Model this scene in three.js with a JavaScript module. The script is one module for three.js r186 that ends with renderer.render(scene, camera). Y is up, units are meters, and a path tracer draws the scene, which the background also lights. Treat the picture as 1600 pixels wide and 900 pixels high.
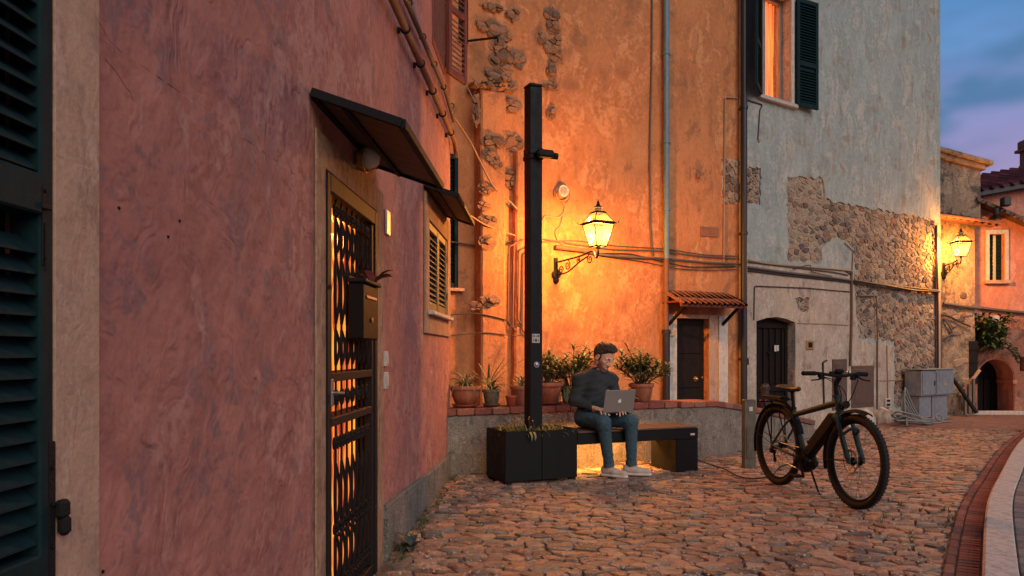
import * as THREE from 'three';
import { mergeGeometries, mergeVertices, toCreasedNormals } from 'three/addons/utils/BufferGeometryUtils.js';
import { ConvexGeometry } from 'three/addons/geometries/ConvexGeometry.js';
import { RectAreaLightUniformsLib } from 'three/addons/lights/RectAreaLightUniformsLib.js';

// ---------------------------------------------------------------- camera, sky, sun, exposure
const scene = new THREE.Scene();
const EYE = 1.22, F = 1230, HX = 800, HY = 550;          // eye height; focal length and horizon in photograph pixels
const camera = new THREE.PerspectiveCamera(2 * Math.atan(450 / F) * 180 / Math.PI, 16 / 9, 0.05, 400);
camera.position.set(0, EYE, 0);
camera.lookAt(0, EYE, -10);
camera.setViewOffset(1600, 900, 0, -100, 1600, 900);     // shift lens: verticals stay vertical
camera.updateProjectionMatrix();

const renderer = new THREE.WebGLRenderer({ antialias: true });
renderer.setSize(1024, 576);
renderer.toneMapping = THREE.LinearToneMapping;
renderer.toneMappingExposure = 1.38;
renderer.shadowMap.enabled = true;
renderer.shadowMap.type = THREE.PCFSoftShadowMap;
RectAreaLightUniformsLib.init();

function rand(seed) { let a = seed >>> 0; return () => { a = (a + 0x6D2B79F5) | 0; let t = Math.imul(a ^ (a >>> 15), 1 | a); t = (t + Math.imul(t ^ (t >>> 7), 61 | t)) ^ t; return ((t ^ (t >>> 14)) >>> 0) / 4294967296; }; }
const clamp = (x, a = 0, b = 1) => Math.min(b, Math.max(a, x));
const mixn = (a, b, t) => a + (b - a) * t;
const smooth = (a, b, x) => { const t = clamp((x - a) / (b - a)); return t * t * (3 - 2 * t); };
const toLin = (c) => (c <= 0.04045 ? c / 12.92 : ((c + 0.055) / 1.055) ** 2.4);
const toS = (c) => (c <= 0.0031308 ? c * 12.92 : 1.055 * c ** (1 / 2.4) - 0.055);

// noise fields, tileable, in [-1, 1]
function field(n, cx, cy, oct, seed) {
  const out = new Float32Array(n * n); let amp = 1, tot = 0;
  for (let o = 0; o < oct; o++) {
    const r = rand(seed * 97 + o * 13 + 5), X = Math.min(n, cx << o), Y = Math.min(n, cy << o), g = new Float32Array(X * Y);
    for (let i = 0; i < g.length; i++) g[i] = r() * 2 - 1;
    for (let y = 0; y < n; y++) {
      const fy = y * Y / n, y0 = Math.floor(fy), ty = fy - y0, sy = ty * ty * (3 - 2 * ty), ra = (y0 % Y) * X, rb = ((y0 + 1) % Y) * X;
      for (let x = 0; x < n; x++) {
        const fx = x * X / n, x0 = Math.floor(fx), tx = fx - x0, sx = tx * tx * (3 - 2 * tx), xa = x0 % X, xb = (x0 + 1) % X;
        const a = g[ra + xa] + (g[ra + xb] - g[ra + xa]) * sx, b = g[rb + xa] + (g[rb + xb] - g[rb + xa]) * sx;
        out[y * n + x] += amp * (a + (b - a) * sy);
      }
    }
    tot += amp; amp *= 0.55;
  }
  for (let i = 0; i < out.length; i++) out[i] = clamp(out[i] / tot * 1.9, -1, 1);
  return out;
}
const N = 1024;
const fBig = field(N, 4, 4, 4, 1), fMid = field(N, 12, 10, 4, 2), fStreak = field(N, 40, 5, 4, 3), fFine = field(N, 90, 90, 3, 4), fWarp = field(N, 8, 8, 3, 5);
const at = (f, x, y) => f[((y | 0) & (N - 1)) * N + ((x | 0) & (N - 1))];

// sky: dusk, blue above, violet and rose towards the horizon, a few wisps of slate cloud, the same all round
const skyTex = (() => {
  const w = 1024, h = 512, d = new Float32Array(w * h * 4);
  const stops = [[0, [.74, .54, .60]], [7, [.64, .51, .63]], [11, [.55, .50, .65]], [14, [.48, .49, .66]], [17.5, [.35, .46, .63]], [22, [.26, .43, .60]], [40, [.21, .37, .54]], [90, [.17, .31, .47]]];
  for (let j = 0; j < h; j++) {
    const el = ((j + .5) / h - .5) * 180;
    let c = [.2, .16, .15];
    if (el > 0) {
      let k = 0; while (k < stops.length - 2 && el > stops[k + 1][0]) k++;
      const t = clamp((el - stops[k][0]) / (stops[k + 1][0] - stops[k][0]));
      c = stops[k][1].map((v, i) => mixn(v, stops[k + 1][1][i], t));
    }
    for (let i = 0; i < w; i++) {
      let q = c.map(toLin);
      if (el > 0) {
        const sx = i * 3, sy = j * 13;
        const wv = at(fWarp, i * 2, j * 6) * 34;
        const m = smooth(.08, .55, at(fMid, sx * .9 + wv + 330, sy + wv * .5) + at(fStreak, i * 2 + wv, sy) * .18) * smooth(2, 9, el) * smooth(75, 26, el);
        const cc = [toLin(.25), toLin(.41), toLin(.55)], hi = smooth(.2, .9, at(fMid, sx * .5 + 90, sy * .8 + 500)) * .35 * smooth(40, 14, el);
        q = q.map((v, k) => mixn(v, cc[k], m * .8) * (1 + hi));
      }
      const o = (j * w + i) * 4; d[o] = q[0]; d[o + 1] = q[1]; d[o + 2] = q[2]; d[o + 3] = 1;
    }
  }
  const t = new THREE.DataTexture(d, w, h, THREE.RGBAFormat, THREE.FloatType);
  t.mapping = THREE.EquirectangularReflectionMapping; t.magFilter = t.minFilter = THREE.LinearFilter; t.needsUpdate = true;
  return t;
})();
scene.background = skyTex; scene.environment = skyTex;
scene.backgroundIntensity = 1.0; scene.environmentIntensity = 1.0;

// the last glow of the evening sky: a very large soft source from behind the viewer's right shoulder
const sun = new THREE.DirectionalLight(new THREE.Color(1, .85, .69), 1.3);
sun.position.set(9, 12, 10); sun.target.position.set(0, 0, -8);
sun.castShadow = true; sun.shadow.radius = 90; sun.shadow.mapSize.set(2048, 2048);
Object.assign(sun.shadow.camera, { left: -16, right: 16, top: 16, bottom: -16, near: 0.5, far: 60 });
sun.name = 'evening_sun'; scene.add(sun, sun.target);

// ---------------------------------------------------------------- textures and materials
function dataTex(n, fn, srgb = true) {
  const d = new Uint8Array(n * n * 4), k = N / n;
  for (let y = 0; y < n; y++) for (let x = 0; x < n; x++) {
    const c = fn(x * k, y * k, x, y), o = (y * n + x) * 4;
    for (let i = 0; i < 3; i++) d[o + i] = clamp(srgb ? toS(clamp(c[i])) : c[i]) * 255;
    d[o + 3] = 255;
  }
  const t = new THREE.DataTexture(d, n, n, THREE.RGBAFormat); t.wrapS = t.wrapT = THREE.RepeatWrapping;
  t.magFilter = THREE.LinearFilter; t.minFilter = THREE.LinearMipmapLinearFilter; t.generateMipmaps = true;
  if (srgb) t.colorSpace = THREE.SRGBColorSpace; t.needsUpdate = true; return t;
}
// plaster: two paint tones in clouded patches, brush streaks, chalky bloom and stains with their own outline
function plaster(a, b, bloom, dirt, { seed = 0, streak = .12, patch = .35, bloomAt = .42, dirtAt = .5, n = 1024, grain = .07, strokes = .16 } = {}) {
  const s = seed * 131;
  return dataTex(n, (x, y) => {
    const w = at(fWarp, x + s, y + s * 2) * 60;
    const p = at(fBig, x + w + s * 3, y + w + s), m = at(fMid, x + w * .7 + s, y + s * 5 + w), st = at(fStreak, x + w * .5 + at(fBig, x * 2, y + s) * 46 + s, y * 1.6 + w + s), f = at(fFine, x + s, y + s * 7);
    const t = clamp(.5 + p * patch + m * patch * .8 + st * strokes);
    const bl = smooth(bloomAt - .25, bloomAt + .55, m * .6 + st * .3 * Math.min(1, strokes * 6) + p * .45 + f * .3) * .6;
    const di = smooth(dirtAt - .15, dirtAt + .4, at(fMid, x * 1.0 + 400 + w + s, y + 211) * .75 + at(fStreak, x + 300, y + s) * .35 * Math.min(1, strokes * 6) + f * .35) * .8;
    const g = 1 + st * streak + f * grain + at(fFine, x * 3, y * 3 + s) * grain * .7;
    return [0, 1, 2].map((i) => mixn(mixn(mixn(a[i], b[i], t), bloom[i], bl), dirt[i], di) * g);
  });
}
const plasterBump = dataTex(1024, (x, y) => { const w = at(fWarp, x, y) * 40; const v = .5 + .24 * at(fMid, x + w, y + w) + .17 * at(fStreak, x + w * .6 + at(fBig, x * 2, y) * 46, y * 1.6 + w) + .045 * at(fFine, x + w, y) + .03 * at(fFine, x * 3, y * 3); return [v, v, v]; }, false);
const roughBump = dataTex(1024, (x, y) => { const w = at(fWarp, x, y) * 25; const v = .5 + .24 * at(fMid, x * 2 + w, y * 2 + w) + .26 * at(fFine, x + w, y) + .12 * at(fFine, x * 2, y * 2 + 99); return [v, v, v]; }, false);
function rep(t, sx, sy = sx, ox = 0, oy = 0) { const c = t.clone(); c.repeat.set(1 / sx, 1 / sy); c.offset.set(ox, oy); c.needsUpdate = true; return c; }
const bumpP = rep(plasterBump, 1.6), bumpR = rep(roughBump, .9), bumpS = rep(roughBump, .35);
function M(name, c, o = {}) { const m = new THREE.MeshPhysicalMaterial({ roughness: .8, metalness: 0, ...o }); if (c) m.color.setRGB(...c); m.name = name; return m; }
function wallMat(name, tex, size, bump, bs, o = {}) { return M(name, [1, 1, 1], { map: rep(tex, size), bumpMap: bump, bumpScale: bs, roughness: .9, ...o }); }
const stoneTex = dataTex(512, (x, y) => { const v = .86 + .22 * at(fMid, x * 1.5, y * 1.5) + .16 * at(fFine, x, y) + .12 * at(fFine, x * 2.3, y * 2); return [v, v * (1 + .05 * at(fBig, x, y)), v * (1 + .08 * at(fBig, x, y))]; });
const woodTex = dataTex(512, (x, y) => { const w = at(fWarp, x, y) * 20; const v = .8 + .3 * at(fStreak, x * 1.4 + w, y * .5) + .1 * at(fFine, x, y); return [v, v * .96, v * .92]; });
const paintTex = dataTex(512, (x, y) => { const w = at(fWarp, x, y) * 30; const v = .88 + .14 * at(fMid, x + w, y) + .12 * at(fStreak, x + w, y) + .07 * at(fFine, x, y); return [v, v, v]; });
const stoneMap = rep(stoneTex, .45), woodMap = rep(woodTex, .5), paintMap = rep(paintTex, .6);

const MT = {
  pink: wallMat('pink_plaster', plaster([.44, .178, .132], [.29, .105, .085], [.48, .245, .185], [.2, .105, .10], { seed: 1, patch: .55, streak: .03, strokes: .02, bloomAt: .34, dirtAt: .42, grain: .05 }), 2.3, rep(dataTex(1024, (x, y) => { const w = at(fWarp, x, y) * 70, q = at(fBig, x + 300, y) * 60, v = .5 + .26 * at(fMid, x + w + q, y * .8 + w) + .1 * at(fMid, x * 2 + w, y * 2 + q) + .03 * at(fFine, x, y); return [v, v, v]; }, false), 1.9), .02),
  orange: wallMat('orange_plaster', plaster([.54, .225, .085], [.40, .148, .052], [.60, .285, .12], [.27, .115, .05], { seed: 2, patch: .42, bloomAt: .45, dirtAt: .5 }), 3.1, bumpP, .013),
  grey: wallMat('grey_cement_plaster', plaster([.35, .375, .33], [.26, .30, .275], [.46, .41, .33], [.25, .20, .145], { seed: 3, patch: .42, bloomAt: .38, dirtAt: .55 }), 2.8, bumpP, .014),
  cream: wallMat('old_cream_plaster', plaster([.45, .36, .27], [.38, .29, .22], [.52, .44, .35], [.2, .15, .11], { seed: 4, bloomAt: .4, dirtAt: .55 }), 2, bumpP, .012),
  trim: wallMat('beige_trim_plaster', plaster([.50, .315, .20], [.41, .25, .16], [.54, .37, .27], [.30, .18, .12], { seed: 5, streak: .06 }), 1.1, bumpP, .008),
  ochre: wallMat('ochre_surround_plaster', plaster([.36, .215, .125], [.27, .155, .09], [.42, .28, .18], [.16, .09, .055], { seed: 6 }), 1.3, bumpP, .008),
  render: wallMat('cement_render', plaster([.27, .225, .175], [.2, .165, .13], [.34, .29, .23], [.11, .095, .075], { seed: 7, bloomAt: .35, dirtAt: .38, grain: .12 }), 1.1, bumpR, .014),
  plinth: wallMat('mossy_cement_plinth', plaster([.22, .2, .165], [.15, .145, .125], [.29, .26, .2], [.085, .10, .07], { seed: 8, bloomAt: .35, dirtAt: .32, grain: .14 }), .9, bumpR, .014),
  mossy: wallMat('weathered_rubble_plaster', plaster([.38, .26, .16], [.26, .18, .12], [.46, .33, .21], [.05, .055, .05], { seed: 9, patch: .5, bloomAt: .36, dirtAt: .26, grain: .12 }), 2.3, bumpR, .009),
  salmon: wallMat('salmon_plaster', plaster([.60, .25, .15], [.52, .2, .12], [.64, .32, .22], [.36, .15, .1], { seed: 10, dirtAt: .6 }), 3, bumpP, .01),
  mortar: wallMat('lime_mortar', plaster([.52, .41, .29], [.44, .34, .24], [.6, .5, .38], [.26, .19, .13], { seed: 11, grain: .14 }), 1.2, bumpR, .015),
  earth: wallMat('sandy_joints', plaster([.25, .165, .115], [.18, .12, .085], [.34, .23, .16], [.09, .07, .05], { seed: 12, grain: .2, n: 512 }), 1.3, bumpR, .012),
  redEarth: wallMat('worn_red_paving', plaster([.26, .125, .09], [.2, .1, .075], [.3, .18, .13], [.11, .075, .06], { seed: 13, grain: .16, n: 512 }), 2, bumpR, .012),
  black: M('black_powder_coated_steel', [.0055, .0055, .006], { roughness: .55, specularIntensity: .45, bumpMap: bumpS, bumpScale: .0006 }),
  iron: M('dark_wrought_iron', [.011, .010, .010], { roughness: .65, specularIntensity: .3, bumpMap: bumpS, bumpScale: .001 }),
  green: M('dark_green_shutter_paint', [.007, .025, .027], { roughness: .7, specularIntensity: .25, map: paintMap, bumpMap: bumpS, bumpScale: .0003 }),
  olive: M('olive_shutter_paint', [.1, .085, .045], { roughness: .6, map: paintMap, bumpMap: bumpS, bumpScale: .001 }),
  redWood: M('red_brown_wood', [.2, .045, .025], { roughness: .6, map: woodMap }),
  darkDoor: M('dark_brown_door', [.016, .011, .009], { roughness: .6, specularIntensity: .3, map: woodMap, bumpMap: bumpS, bumpScale: .001 }),
  brownMetal: M('brown_painted_metal', [.11, .065, .045], { roughness: .55, map: paintMap }),
  sheet: M('weathered_canopy_sheet', [.13, .07, .045], { roughness: .7, map: woodMap }),
  blackPipe: M('black_drainpipe', [.022, .02, .022], { roughness: .45, metalness: .2 }),
  bluePipe: M('blue_grey_pipe', [.13, .21, .26], { roughness: .5, map: paintMap }),
  copper: M('tarnished_copper_pipe', [.19, .09, .06], { roughness: .75, map: paintMap }),
  cable: M('grey_cable', [.09, .075, .06], { roughness: .7 }),
  cableDark: M('dark_cable', [.03, .027, .025], { roughness: .6 }),
  cableTan: M('tan_conduit', [.3, .2, .12], { roughness: .7 }),
  white: M('off_white_paint', [.58, .52, .44], { roughness: .7, map: paintMap }),
  marble: M('pale_marble', [.5, .44, .38], { roughness: .6, map: stoneMap }),
  kerb: M('pale_granite_kerb', [.60, .52, .44], { roughness: .75, map: stoneMap, bumpMap: bumpS, bumpScale: .003 }),
  terracotta: M('terracotta', [.42, .14, .07], { roughness: .75, map: paintMap }),
  terraDark: M('brown_clay', [.26, .11, .06], { roughness: .8, map: paintMap }),
  potGrey: M('grey_brown_pot', [.2, .15, .1], { roughness: .85, map: stoneMap }),
  soil: M('potting_soil', [.05, .032, .02], { roughness: 1, bumpMap: bumpS, bumpScale: .01 }),
  steel: M('brushed_steel', [.42, .42, .42], { roughness: .35, metalness: .9 }),
  panelMetal: M('olive_grey_steel_panel', [.14, .125, .09], { roughness: .45, metalness: .5, map: paintMap }),
  cabinet: M('grey_cabinet_paint', [.21, .23, .245], { roughness: .5, map: paintMap }),
  brass: M('brass', [.55, .38, .13], { roughness: .35, metalness: .9 }),
  glassDark: M('dark_window_glass', [.02, .025, .03], { roughness: .08 }),
  benchWood: M('brown_bench_boards', [.13, .075, .045], { roughness: .55, map: woodMap }),
};
const brickMats = [[.30, .085, .05], [.24, .07, .05], [.36, .12, .07], [.2, .085, .06], [.32, .14, .09]].map((c, i) => M('brick_clay_' + 'abcde'[i], c, { map: stoneMap, roughness: .85, bumpMap: bumpS, bumpScale: .004 }));
const tileMats = [[.30, .115, .06], [.23, .09, .05], [.17, .075, .05], [.34, .17, .095]].map((c, i) => M('roof_tile_clay_' + 'abcd'[i], c, { map: stoneMap, roughness: .85, bumpMap: bumpS, bumpScale: .003 }));
const cobbleCols = [[.45, .25, .165], [.31, .185, .135], [.56, .36, .25], [.24, .185, .155], [.50, .29, .21], [.38, .29, .225], [.16, .13, .115], [.58, .31, .205], [.38, .21, .15], [.29, .24, .205]];
cobbleCols.forEach((c) => { c[0] *= .86; c[1] *= .8; c[2] *= .76; });
const cobbleMats = cobbleCols.map((c, i) => M('cobble_stone_' + 'abcdefghij'[i], c, { map: stoneMap, roughness: .30 + .05 * (i % 4), bumpMap: bumpS, bumpScale: .004 }));
const cobbleVary = M('cobble_stone_mixed', [1, 1, 1], { map: stoneMap, vertexColors: true, roughness: .44, bumpMap: bumpS, bumpScale: .004 });
const rubbleMats = [[.31, .22, .155], [.37, .27, .185], [.22, .165, .125], [.44, .29, .18], [.27, .15, .095], [.13, .10, .08]].map((c, i) => M('rubble_stone_' + 'abcdef'[i], c, { map: stoneMap, roughness: .85, bumpMap: bumpS, bumpScale: .006 }));
const brownStones = [[.33, .165, .085], [.24, .13, .075], [.40, .2, .1], [.2, .115, .07], [.36, .2, .115]].map((c, i) => M('brown_rubble_' + 'abcde'[i], c, { map: stoneMap, roughness: .9, bumpMap: bumpS, bumpScale: .006 }));
const paleRubble = [[.42, .33, .235], [.37, .285, .20], [.46, .36, .255], [.33, .25, .18]].map((c, i) => M('pale_rubble_' + 'abcd'[i], c, { map: stoneMap, roughness: .9, bumpMap: bumpS, bumpScale: .007 }));
MT.black.roughnessMap = paintMap; MT.black.roughness = .62;

// ---------------------------------------------------------------- helpers
const V = (x, y, z) => new THREE.Vector3(x, y, z);
const names = {};
function numbered(n) { const k = names[n] = (names[n] ?? -1) + 1; return k ? n + '_' + String(k).padStart(3, '0') : n; }
function metreUV(g) {                                        // box projection, uv in metres
  const p = g.attributes.position, n = g.attributes.normal, uv = new Float32Array(p.count * 2);
  for (let i = 0; i < p.count; i++) {
    const ax = Math.abs(n.getX(i)), ay = Math.abs(n.getY(i)), az = Math.abs(n.getZ(i)), x = p.getX(i), y = p.getY(i), z = p.getZ(i);
    if (az >= ax && az >= ay) { uv[2 * i] = x; uv[2 * i + 1] = y; } else if (ax >= ay) { uv[2 * i] = z; uv[2 * i + 1] = y; } else { uv[2 * i] = x; uv[2 * i + 1] = z; }
  }
  g.setAttribute('uv', new THREE.BufferAttribute(uv, 2)); return g;
}
function prep(g, keepUV) {
  let q = g.index ? g.toNonIndexed() : g;
  for (const k of Object.keys(q.attributes)) if (!['position', 'normal', 'uv', 'color'].includes(k)) q.deleteAttribute(k);
  if (!q.attributes.normal) q.computeVertexNormals();
  if (!keepUV || !q.attributes.uv) metreUV(q);
  return q;
}
function join(gs, keepUV) { gs = [gs].flat(Infinity); return gs.length === 1 ? prep(gs[0], keepUV) : mergeGeometries(gs.map((g) => prep(g, keepUV))); }
function obj(name, gs, mat, parent = scene, o = {}) {
  const m = new THREE.Mesh(gs.isBufferGeometry && (o.raw) ? gs : join(gs, o.keepUV), mat);
  m.name = numbered(name); m.castShadow = m.receiveShadow = true; parent.add(m);
  if (o.label) m.userData.label = o.label;
  if (o.kind) m.userData.kind = o.kind;
  if (o.category) m.userData.category = o.category;
  if (o.group) m.userData.group = o.group;
  return m;
}
function inst(name, geo, mat, parent) { const m = new THREE.Mesh(geo, mat); m.name = numbered(name); m.castShadow = m.receiveShadow = true; parent.add(m); return m; }
function thing(name, label, category, pos = [0, 0, 0], turn = 0, group) {
  const g = new THREE.Group(); g.name = numbered(name); g.position.set(...pos); g.rotation.y = turn; g.userData = { label, category };
  if (group) g.userData.group = group; scene.add(g); return g;
}
function part(name, parent, pos = [0, 0, 0], turn = 0) { const g = new THREE.Group(); g.name = numbered(name); g.position.set(...pos); g.rotation.y = turn; parent.add(g); return g; }
function struct(name) { const g = new THREE.Group(); g.name = name; g.userData.kind = 'structure'; scene.add(g); return g; }

const tr = (g, x = 0, y = 0, z = 0) => g.translate(x, y, z);
// a box with chamfered edges, centred: 44 triangles
function cbox(w, h, d, c = .004, x = 0, y = 0, z = 0) {
  c = Math.min(c, w * .45, h * .45, d * .45);
  const a = [w / 2, h / 2, d / 2], pos = [], q = (...v) => { for (let i = 1; i < v.length - 1; i++) pos.push(...v[0], ...v[i], ...v[i + 1]); };
  const P = (ax, s, s1, s2) => { const v = [0, 0, 0], b = (ax + 1) % 3, e = (ax + 2) % 3; v[ax] = s * a[ax]; v[b] = s1 * (a[b] - c); v[e] = s2 * (a[e] - c); return v; };
  for (let ax = 0; ax < 3; ax++) for (const s of [1, -1]) { const f = [P(ax, s, -1, -1), P(ax, s, 1, -1), P(ax, s, 1, 1), P(ax, s, -1, 1)]; if (s < 0) f.reverse(); q(...f); }
  for (let ax = 0; ax < 3; ax++) for (const s of [1, -1]) for (const t of [1, -1]) {     // edges between faces b and e
    const b = (ax + 1) % 3, e = (ax + 2) % 3;
    const pt = (face, s0) => { const v = [0, 0, 0]; v[ax] = s0 * (a[ax] - c); v[b] = s * (face === b ? a[b] : a[b] - c); v[e] = t * (face === e ? a[e] : a[e] - c); return v; };
    const f = [pt(b, -1), pt(b, 1), pt(e, 1), pt(e, -1)]; if (s * t < 0) f.reverse(); q(...f.reverse());
  }
  for (const s of [1, -1]) for (const t of [1, -1]) for (const u of [1, -1]) {
    const f = [[s * a[0], t * (a[1] - c), u * (a[2] - c)], [s * (a[0] - c), t * a[1], u * (a[2] - c)], [s * (a[0] - c), t * (a[1] - c), u * a[2]]]; if (s * t * u < 0) f.reverse(); q(...f);
  }
  const g = new THREE.BufferGeometry(); g.setAttribute('position', new THREE.Float32BufferAttribute(pos, 3)); g.computeVertexNormals(); metreUV(g); return g.translate(x, y, z);
}
// box given by its corners
const bxx = (x0, x1, y0, y1, z0, z1, c = .004) => cbox(Math.abs(x1 - x0), Math.abs(y1 - y0), Math.abs(z1 - z0), c, (x0 + x1) / 2, (y0 + y1) / 2, (z0 + z1) / 2);
function cyl(r0, r1, h, seg = 16, x = 0, y = 0, z = 0) { return new THREE.CylinderGeometry(r1, r0, h, seg).translate(x, y + h / 2, z); }
function sph(r, x, y, z, ws = 14, hs = 10) { return new THREE.SphereGeometry(r, ws, hs).translate(x, y, z); }
function rod(a, b, r, r2 = r, seg = 10) {                    // straight round bar between two points
  const A = V(...a), B = V(...b), L = A.distanceTo(B), g = new THREE.CylinderGeometry(r2, r, L, seg);
  g.applyQuaternion(new THREE.Quaternion().setFromUnitVectors(V(0, 1, 0), B.clone().sub(A).normalize())); return g.translate((a[0] + b[0]) / 2, (a[1] + b[1]) / 2, (a[2] + b[2]) / 2);
}
function flat(a, b, w, t, side = [0, 0, 1], c = .002) {      // straight rectangular bar; side = direction of its width
  const A = V(...a), B = V(...b), y = B.clone().sub(A), L = y.length(); y.normalize(); const z = V(...side).addScaledVector(y, -V(...side).dot(y)).normalize(), x = y.clone().cross(z);
  return cbox(t, L, w, c).applyMatrix4(new THREE.Matrix4().makeBasis(x, y, z).setPosition(A.add(B).multiplyScalar(.5)));
}
function tube(pts, r, seg = 0, rad = 8, tension = .5) {
  const c = new THREE.CatmullRomCurve3(pts.map((p) => V(...p)), false, 'catmullrom', tension);
  return new THREE.TubeGeometry(c, seg || pts.length * 6, r, rad, false);
}
function bent(pts, r, bend = .04, rad = 8) {                 // pipe of straight runs with rounded bends
  const path = new THREE.CurvePath(), P = pts.map((p) => V(...p)); let prev = P[0];
  for (let i = 1; i < P.length; i++) {
    const last = i === P.length - 1, d = P[i].clone().sub(P[i - 1]).normalize();
    if (last) { path.add(new THREE.LineCurve3(prev, P[i])); break; }
    const e = P[i + 1].clone().sub(P[i]).normalize(), b = Math.min(bend, P[i].distanceTo(P[i - 1]) * .45, P[i].distanceTo(P[i + 1]) * .45), a = P[i].clone().addScaledVector(d, -b), f = P[i].clone().addScaledVector(e, b);
    path.add(new THREE.LineCurve3(prev, a)); path.add(new THREE.QuadraticBezierCurve3(a, P[i], f)); prev = f;
  }
  const gs = path.curves.map((c) => new THREE.TubeGeometry(c, c.isLineCurve3 ? 1 : 4, r, rad, false));
  return gs;
}
function lathe(prof, seg = 24) { return new THREE.LatheGeometry(prof.map(([r, y]) => new THREE.Vector2(r, y)), seg); }
function shapeOf(pts) { const s = new THREE.Shape(); pts.forEach(([x, y], i) => (i ? s.lineTo(x, y) : s.moveTo(x, y))); s.closePath(); return s; }
function slab(outer, holes, z0, z1, bevel = 0) {             // polygon with holes, between two depths
  const s = shapeOf(outer); for (const h of holes || []) s.holes.push(new THREE.Path(h.map(([x, y]) => new THREE.Vector2(x, y))));
  const o = bevel ? { depth: z1 - z0 - bevel, bevelEnabled: true, bevelThickness: bevel, bevelSize: bevel, bevelOffset: -bevel, bevelSegments: 1 } : { depth: z1 - z0, bevelEnabled: false };
  return new THREE.ExtrudeGeometry(s, o).translate(0, 0, z0);
}
const rect = (x0, x1, y0, y1) => [[x0, y0], [x1, y0], [x1, y1], [x0, y1]];
// roughened outline: every edge cut into short steps that wander
function ragged(pts, step, amp, seed) {
  const r = rand(seed), out = [];
  pts.forEach((p, i) => { const q = pts[(i + 1) % pts.length], L = Math.hypot(q[0] - p[0], q[1] - p[1]), n = Math.max(1, Math.round(L / step)), nx = -(q[1] - p[1]) / L, ny = (q[0] - p[0]) / L;
    for (let k = 0; k < n; k++) { const t = k / n, a = (r() - .5) * 2 * amp * (k ? 1 : .3); out.push([mixn(p[0], q[0], t) + nx * a, mixn(p[1], q[1], t) + ny * a]); } });
  return out;
}
// wall frames: local x runs along the wall to the viewer's right, y up, z out of the wall
class Frame {
  constructor(X, depth, dx, dd) { const l = Math.hypot(dx, dd); this.X = X; this.Z = -depth; this.ux = dx / l; this.uz = -dd / l; this.turn = Math.atan2(-this.uz, this.ux); this.nx = -this.uz; this.nz = this.ux; }
  hit(px, py, off = 0) {                                     // where the sight line of a photograph pixel meets the plane z = off
    const rx = (px - HX) / F, ry = (HY - py) / F, rz = -1;
    const t = ((this.X + this.nx * off) * this.nx + (this.Z + this.nz * off) * this.nz) / (rx * this.nx + rz * this.nz);
    const x = rx * t - this.X, z = rz * t - this.Z;
    return [x * this.ux + z * this.uz, EYE + ry * t];
  }
  world(u, v, n = 0) { return [this.X + this.ux * u + this.nx * n, v, this.Z + this.uz * u + this.nz * n]; }
}
const gnd = (px, py, h = 0) => { const t = (EYE - h) * F / (py - HY); return [(px - HX) / F * t, -t]; };
const atDepth = (px, py, d) => [(px - HX) / F * d, EYE + (HY - py) / F * d, -d];
function inPoly(x, y, p) { let c = false; for (let i = 0, j = p.length - 1; i < p.length; j = i++) if ((p[i][1] > y) !== (p[j][1] > y) && x < (p[j][0] - p[i][0]) * (y - p[i][1]) / (p[j][1] - p[i][1]) + p[i][0]) c = !c; return c; }

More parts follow.
